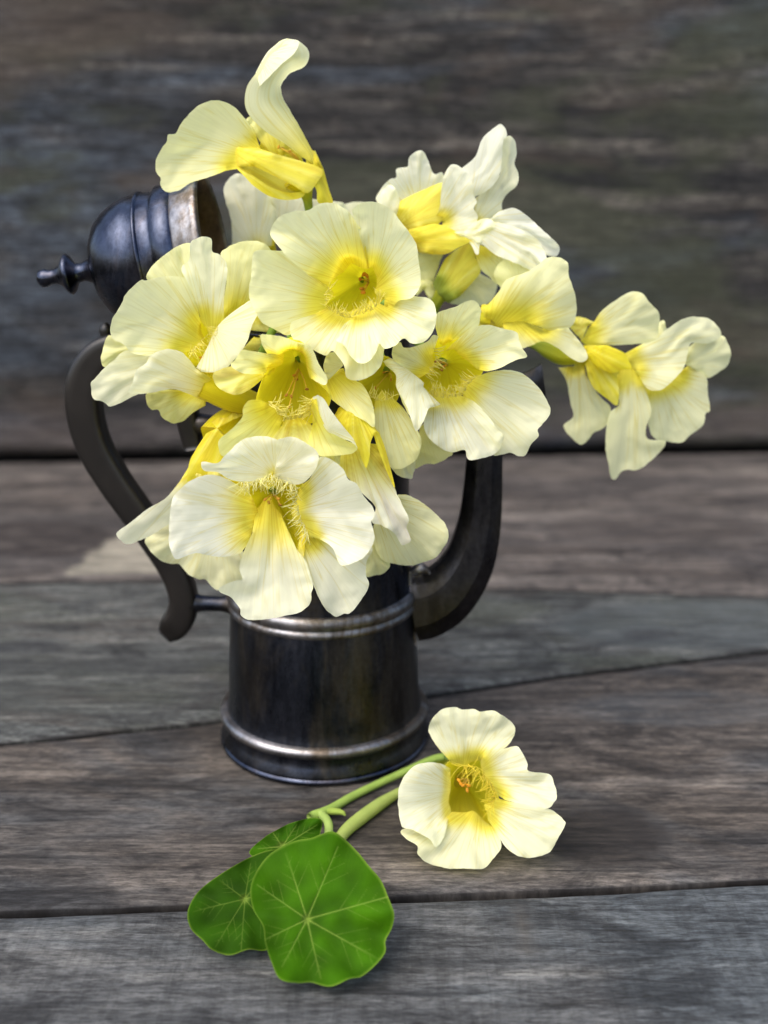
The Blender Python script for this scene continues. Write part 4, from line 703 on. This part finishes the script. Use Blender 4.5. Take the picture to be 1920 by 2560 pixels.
# --- 16: far right
b = Flower('nasturtium_flower', 0.000, 'H', (560, 680), 'outermost nasturtium on the spout side, seen from behind with drooping cream petals')
b.petal([(370, 690, -2), (270, 715, -4)], [(380, 790, -1), (480, 950, 0), (585, 1060, 1), (560, 1190, 1), (500, 1242, 1), (440, 1270, 1), (350, 1367, 0), (260, 1310, 0), (195, 1210, 0), (270, 1140, -1), (258, 1050, -2), (220, 840, -3), (150, 725, -4)], yel=0.15, tint=0.6, ruf=1.6)
b.petal([(960, 500, -6)], [(965, 440, -6), (985, 350, -6), (1032, 338, -6), (1048, 400, -6), (1100, 480, -6)], yel=0, tint=0.6)
b.petal([(1205, 700, -3)], [(1225, 560, -1), (1300, 510, 0), (1400, 500, 0), (1500, 455, 0), (1552, 510, 0), (1584, 600, 0), (1562, 700, 0), (1500, 752, 0), (1400, 812, -1), (1330, 770, -2)], yel=0, tint=0.62, ruf=1.2)
b.petal([(870, 890, -2), (1010, 890, -2), (1150, 770, -2)], [(865, 950, 0), (920, 1060, 0), (900, 1200, 0), (950, 1312, 0), (1030, 1337, 0), (1170, 1352, 0), (1230, 1300, 0), (1352, 1200, 0), (1370, 1110, 0), (1408, 1080, 0), (1390, 950, -1), (1388, 830, -1), (1350, 740, -2), (1250, 690, -3)], yel=0.3, tint=0.6, ruf=1.5)
b.petal([(400, 540, 0), (400, 470, -1), (400, 400, -2)], [(600, 540, 1), (850, 525, 2), (962, 505, 3), (985, 400, 3), (982, 270, 3), (910, 190, 3), (850, 120, 3), (790, 98, 2), (720, 110, 2), (620, 170, 1), (510, 260, -1), (450, 345, -2)], yel=0.32, tint=0.65, bulge=3)
b.petal([(400, 380, -3)], [(350, 500, -3), (250, 390, -3), (300, 300, -3), (460, 350, -3)], yel=0, tint=1.6)
b.petal([(640, 790, 2), (740, 760, 3), (860, 770, 3)], [(640, 900, 3), (655, 1030, 4), (580, 1100, 5), (550, 1250, 5), (545, 1400, 5), (568, 1530, 5), (590, 1640, 5), (632, 1647, 5), (690, 1580, 5), (820, 1570, 4), (950, 1470, 3), (1045, 1340, 2), (900, 1320, 4), (880, 1230, 5), (922, 1100, 5), (905, 1000, 4), (870, 900, 4)], yel=0.14, tint=0.6, ruf=2.0, wav=2)
b.petal([(720, 600, 3), (740, 660, 4), (770, 740, 4)], [(850, 530, 4), (950, 500, 5), (1050, 410, 5), (1200, 320, 5), (1330, 308, 4), (1430, 340, 3), (1505, 450, 2), (1400, 525, 3), (1260, 522, 5), (1225, 600, 6), (1195, 720, 7), (1130, 805, 8), (1020, 902, 8), (950, 917, 7), (880, 892, 6), (820, 790, 5)], yel=0.15, tint=0.5, ruf=2.0, wav=3)
b.sepal([(375, 690, 2), (400, 640, 3), (470, 640, 4)], [(395, 800, 4), (450, 900, 5), (560, 990, 6), (640, 1040, 6), (655, 930, 6), (640, 800, 6), (660, 760, 6), (600, 700, 6)], bulge=2.5, green=0)
b.sepal([(370, 580, 4), (420, 540, 4)], [(390, 640, 7), (480, 720, 9), (600, 770, 9), (690, 745, 8), (760, 735, 7), (730, 660, 7), (690, 600, 7), (560, 540, 6)], bulge=4, green=0, tint=1.95)
b.tube([(560, 660, -1, 90), (440, 640, -2, 84), (330, 620, -3, 70), (200, 620, -5, 82), (80, 580, -8, 72), (-30, 540, -12, 40), (-120, 520, -16, 24)], cols=(YEL*0.9, GREEN*0.9))
b.to_pot(95, 0.024)

# ------------------------------------------------------------------ the cut sprig on the boards
def leaf(root_flower, center, outline, zc, Yc, tilt, veins, reg='L', col=(0.055, 0.155, 0.018), ndepth=3.5, seed=0.0, tc=None):
    """round shield leaf: radial veins meet where the stalk joins"""
    na, nr = 320, 84; c = S(reg, [center])[0]; b_ = catmull(S(reg, outline), na+1, True)[:-1]; r = np.linspace(0, 1, nr)
    rr = r[:, None]; px = c[0]*(1-rr)+b_[None, :, 0]*rr; py = c[1]*(1-rr)+b_[None, :, 1]*rr
    ox, oy, k = REG[reg]; segs = []
    c2 = c[:2]
    for (vx, vy, wd) in veins:
        e = S(reg, [(vx, vy)])[0][:2]; segs.append((c2, e, wd)); d = e-c2; L = np.linalg.norm(d); d = d/L; pe = np.array((-d[1], d[0]))
        for fr in (0.42, 0.62, 0.8):
            for sg in (-1, 1):
                s0 = c2+d*L*(fr+0.04*sg); e1 = s0+(d*0.75+pe*sg*0.66)*L*(0.95-fr)*0.75; segs.append((s0, e1, wd*0.34))
    dist = np.zeros(px.shape)
    for a_, e, wd in segs:
        ab = e-a_; t = np.clip(((px-a_[0])*ab[0]+(py-a_[1])*ab[1])/(ab@ab), 0, 1)
        dd = np.hypot(px-a_[0]-ab[0]*t, py-a_[1]-ab[1]*t); dist = np.maximum(dist, np.exp(-(dd/(wd*(1-0.5*t)))**2)*(1-0.45*t)*(1.0 if wd > 1.6 else 0.6))
    hub = np.exp(-(np.hypot(px-c2[0], py-c2[1])/9)**2); vein = np.clip(dist*0.75+hub*1.2, 0, 1)
    an = np.arange(na)/na*2*np.pi
    z = ndepth*(rr**2)*(0.6+0.5*np.sin(an*2+seed)+0.35*np.sin(an*5+seed*2)) + 1.2*rr**3*np.sin(an*9+seed) - 1.4*hub - 0.35*vein
    nz = np.array([[mnoise.noise((px[i, j]*0.02, py[i, j]*0.02, seed)) for j in range(na)] for i in range(nr)]); z = z + nz*0.9
    if Yc > 100: Yc = lz(Yc) - 0.004 + tilt*1e-6*(Yc-tc)
    P = onY(px, py, Yc - z*0.001 - tilt*(py-(tc or c[1]))*1e-6)
    colr = np.array(col)[None, None]*0.88*(1+0.5*nz[..., None]); v = vein[..., None]; colr = colr*(1-v*0.5)+np.array((0.30, 0.42, 0.08))*v*0.5
    eg = np.clip((rr-0.965)/0.035, 0, 1)[..., None]*np.ones((1, na, 1))*0.3; colr = colr*(1-eg)+np.array((0.28, 0.40, 0.06))*eg
    return mesh('leaf', P.reshape(-1, 3), grid_faces(nr, na, True), LEAF, root_flower.root, attrs={'pig': np.concatenate([colr, np.ones(px.shape+(1,))], -1).reshape(-1, 4)})
lz = lambda y: float(onZ(np.array([900.]), np.array([float(y)]))[0, 1])
yb = lz(2172) - 0.004 + 85e-6*(2172-1985)
s = Flower('nasturtium_sprig', yb, 'I', (700, 790), 'cut nasturtium sprig lying on the boards, one open flower and three round green leaves', cat='flower sprig', group=None, tilt=85, tc=1985)
if 'group' in s.root: del s.root['group']
s.throat([(560, 600), (680, 560), (800, 590), (900, 700), (900, 880), (860, 1050), (700, 990), (560, 960), (500, 850), (520, 700)], (660, 700), depth=24, col=YEL*0.85, z0=-8, er=0.3)
s.petal([(560, 560, -4), (680, 530, -6), (800, 530, -5)], [(530, 520, -1), (450, 430, 0), (380, 320, 1), (370, 270, 1), (400, 190, 1), (480, 110, 1), (590, 92, 1), (650, 115, 2), (740, 105, 1), (800, 130, 2), (900, 122, 1), (980, 160, 1), (1070, 230, 0), (1087, 290, 0), (1050, 380, -1), (1000, 430, -1), (870, 490, -3)], yel=0.22, tint=0.45, ruf=2, wav=3)
s.petal([(550, 970, -5), (700, 1000, -6), (865, 1060, -5)], [(480, 1060, -2), (160, 1105, -1), (180, 1180, 0), (270, 1240, 0), (280, 1310, 0), (340, 1370, 1), (430, 1410, 1), (560, 1432, 1), (720, 1432, 1), (830, 1427, 1), (900, 1360, 1), (972, 1260, 1), (960, 1180, 0), (905, 1090, -3)], yel=0.3, tint=0.5, ruf=2.0, wav=3)
s.petal([(550, 640, -5), (510, 760, -6), (500, 880, -6), (550, 980, -5)], [(550, 600, -2), (460, 560, 1), (350, 550, 2), (250, 580, 3), (170, 660, 3), (125, 760, 3), (117, 880, 3), (140, 1060, 3), (160, 1097, 3), (260, 1120, 3), (380, 1190, 3), (430, 1252, 3), (500, 1170, 1)], yel=0.16, tint=0.35, bulge=3, ruf=1.2)
s.petal([(800, 540, -5), (870, 640, -6), (940, 820, -5)], [(820, 485, -3), (900, 450, 0), (1020, 430, 1), (1100, 420, 1), (1140, 460, 2), (1190, 560, 2), (1200, 622, 3), (1370, 650, 3), (1410, 730, 3), (1432, 800, 3), (1420, 870, 3), (1350, 935, 2), (1150, 900, 1), (1000, 860, -2)], yel=0.25, tint=0.35, ruf=1.6, wav=3)
s.petal([(950, 850, -4), (890, 950, -4), (870, 1040, -4)], [(1100, 890, 1), (1300, 920, 2), (1400, 950, 2), (1490, 1030, 2), (1503, 1070, 2), (1450, 1170, 2), (1380, 1290, 2), (1280, 1330, 2), (1180, 1342, 2), (1080, 1310, 2), (1000, 1240, 1), (930, 1130, -1)], yel=0.2, tint=0.45, ruf=1.8, wav=2.5)
s.fringe([(640, 580, -3), (740, 580, -3), (860, 680, -3), (930, 800, -3), (900, 920, -3)], 130, [(-0.2, 1), (-0.2, 1), (-1, 0.4), (-1, 0)], 70, w=5, col=(0.82, 0.70, 0.06), jit=0.9)
s.stamens([(620, 700, -4), (660, 740, -3), (690, 780, -3), (640, 730, -4), (700, 740, -4)], (700, 690, -18), w=7, size=20, col=(0.80, 0.42, 0.03))
s.tube([(680, 740, -30, 120), (600, 640, -38, 90), (480, 540, -46, 50), (340, 570, -46, 28)], cols=(YEL*0.8, GREEN))
def low_tube(pts, name, r, col=(0.30, 0.42, 0.10)):
    p = S('L', [q_[:2] for q_ in pts]); W_ = np.array([onZ(np.array([a_[0]]), np.array([a_[1]]), q_[2]*0.001)[0] for a_, q_ in zip(p, pts)])
    C = catmull(np.c_[W_, np.array(r)*0.001], 40, dims=3); V, f_ = tube_mesh(C[:, :3], C[:, 3], 12)
    return mesh(name, V, f_, LEAF, s.root, attrs={'pig': np.tile((*col, 1), (len(V), 1))})
low_tube([(1120, 315, 12), (1060, 330, 9), (960, 375, 5), (850, 425, 3), (740, 478, 2), (640, 535, 2.4), (575, 562, 2.6), (555, 572, 2.6)], 'stem', [1.6, 1.7, 1.7, 1.7, 1.8, 1.9, 2.2, 2.0])
low_tube([(600, 555, 3), (625, 580, 5), (634, 615, 7), (625, 680, 8), (590, 800, 9), (560, 900, 11)], 'leaf_stalk', [1.7, 1.8, 1.8, 1.7, 1.7, 1.5], (0.34, 0.46, 0.13))
low_tube([(950, 450, 3), (860, 505, 3.2), (770, 570, 3.2), (700, 630, 3.2), (640, 720, 4)], 'stem', [1.6, 2.6, 2.9, 2.6, 2.2], (0.34, 0.42, 0.12))
low_tube([(620, 545, 2.4), (660, 545, 3.5), (690, 550, 6), (700, 560, 8)], 'tendril', [1.4, 1.5, 1.0, 0.4], (0.30, 0.40, 0.08))
leaf(s, (440, 690), [(305, 710), (370, 650), (430, 615), (480, 592), (560, 572), (605, 582), (598, 640), (570, 740), (480, 800), (380, 780), (330, 740)], 0, 2184, 150, [(340, 700, 2), (400, 630, 2), (500, 600, 2), (585, 600, 2), (560, 740, 2), (450, 790, 2)], seed=4.0, col=(0.026, 0.085, 0.001), ndepth=1.0, tc=2110)
leaf(s, (285, 908), [(390, 705), (300, 738), (180, 808), (90, 880), (48, 960), (60, 1030), (110, 1080), (150, 1120), (222, 1142), (300, 1118), (370, 1122), (470, 1080), (520, 950), (500, 800), (450, 715)], 0, 2390, 120, [(310, 760, 1.6), (180, 830, 1.6), (70, 960, 1.6), (160, 1110, 1.6), (270, 1120, 1.6), (430, 1080, 1.6), (490, 850, 1.6), (420, 730, 1.6)], seed=1.7, col=(0.020, 0.066, 0.001), ndepth=2.0, tc=2330)
leaf(s, (543, 992), [(600, 640), (650, 628), (700, 660), (760, 720), (800, 770), (850, 830), (880, 900), (905, 970), (895, 1030), (870, 1080), (868, 1130), (830, 1180), (770, 1230), (720, 1240), (640, 1272), (560, 1255), (500, 1257), (430, 1240), (395, 1170), (370, 1090), (360, 1020), (320, 950), (308, 870), (330, 800), (380, 730), (440, 690), (500, 665), (560, 655)], 0, 2468, 105, [(455, 715, 2.4), (672, 690, 2.4), (895, 895, 2.4), (850, 1165, 2.4), (600, 1240, 2.4), (440, 1190, 2.2), (345, 1090, 1.8), (335, 850, 2.2)], seed=0.4, col=(0.034, 0.108, 0.001), tc=2300)
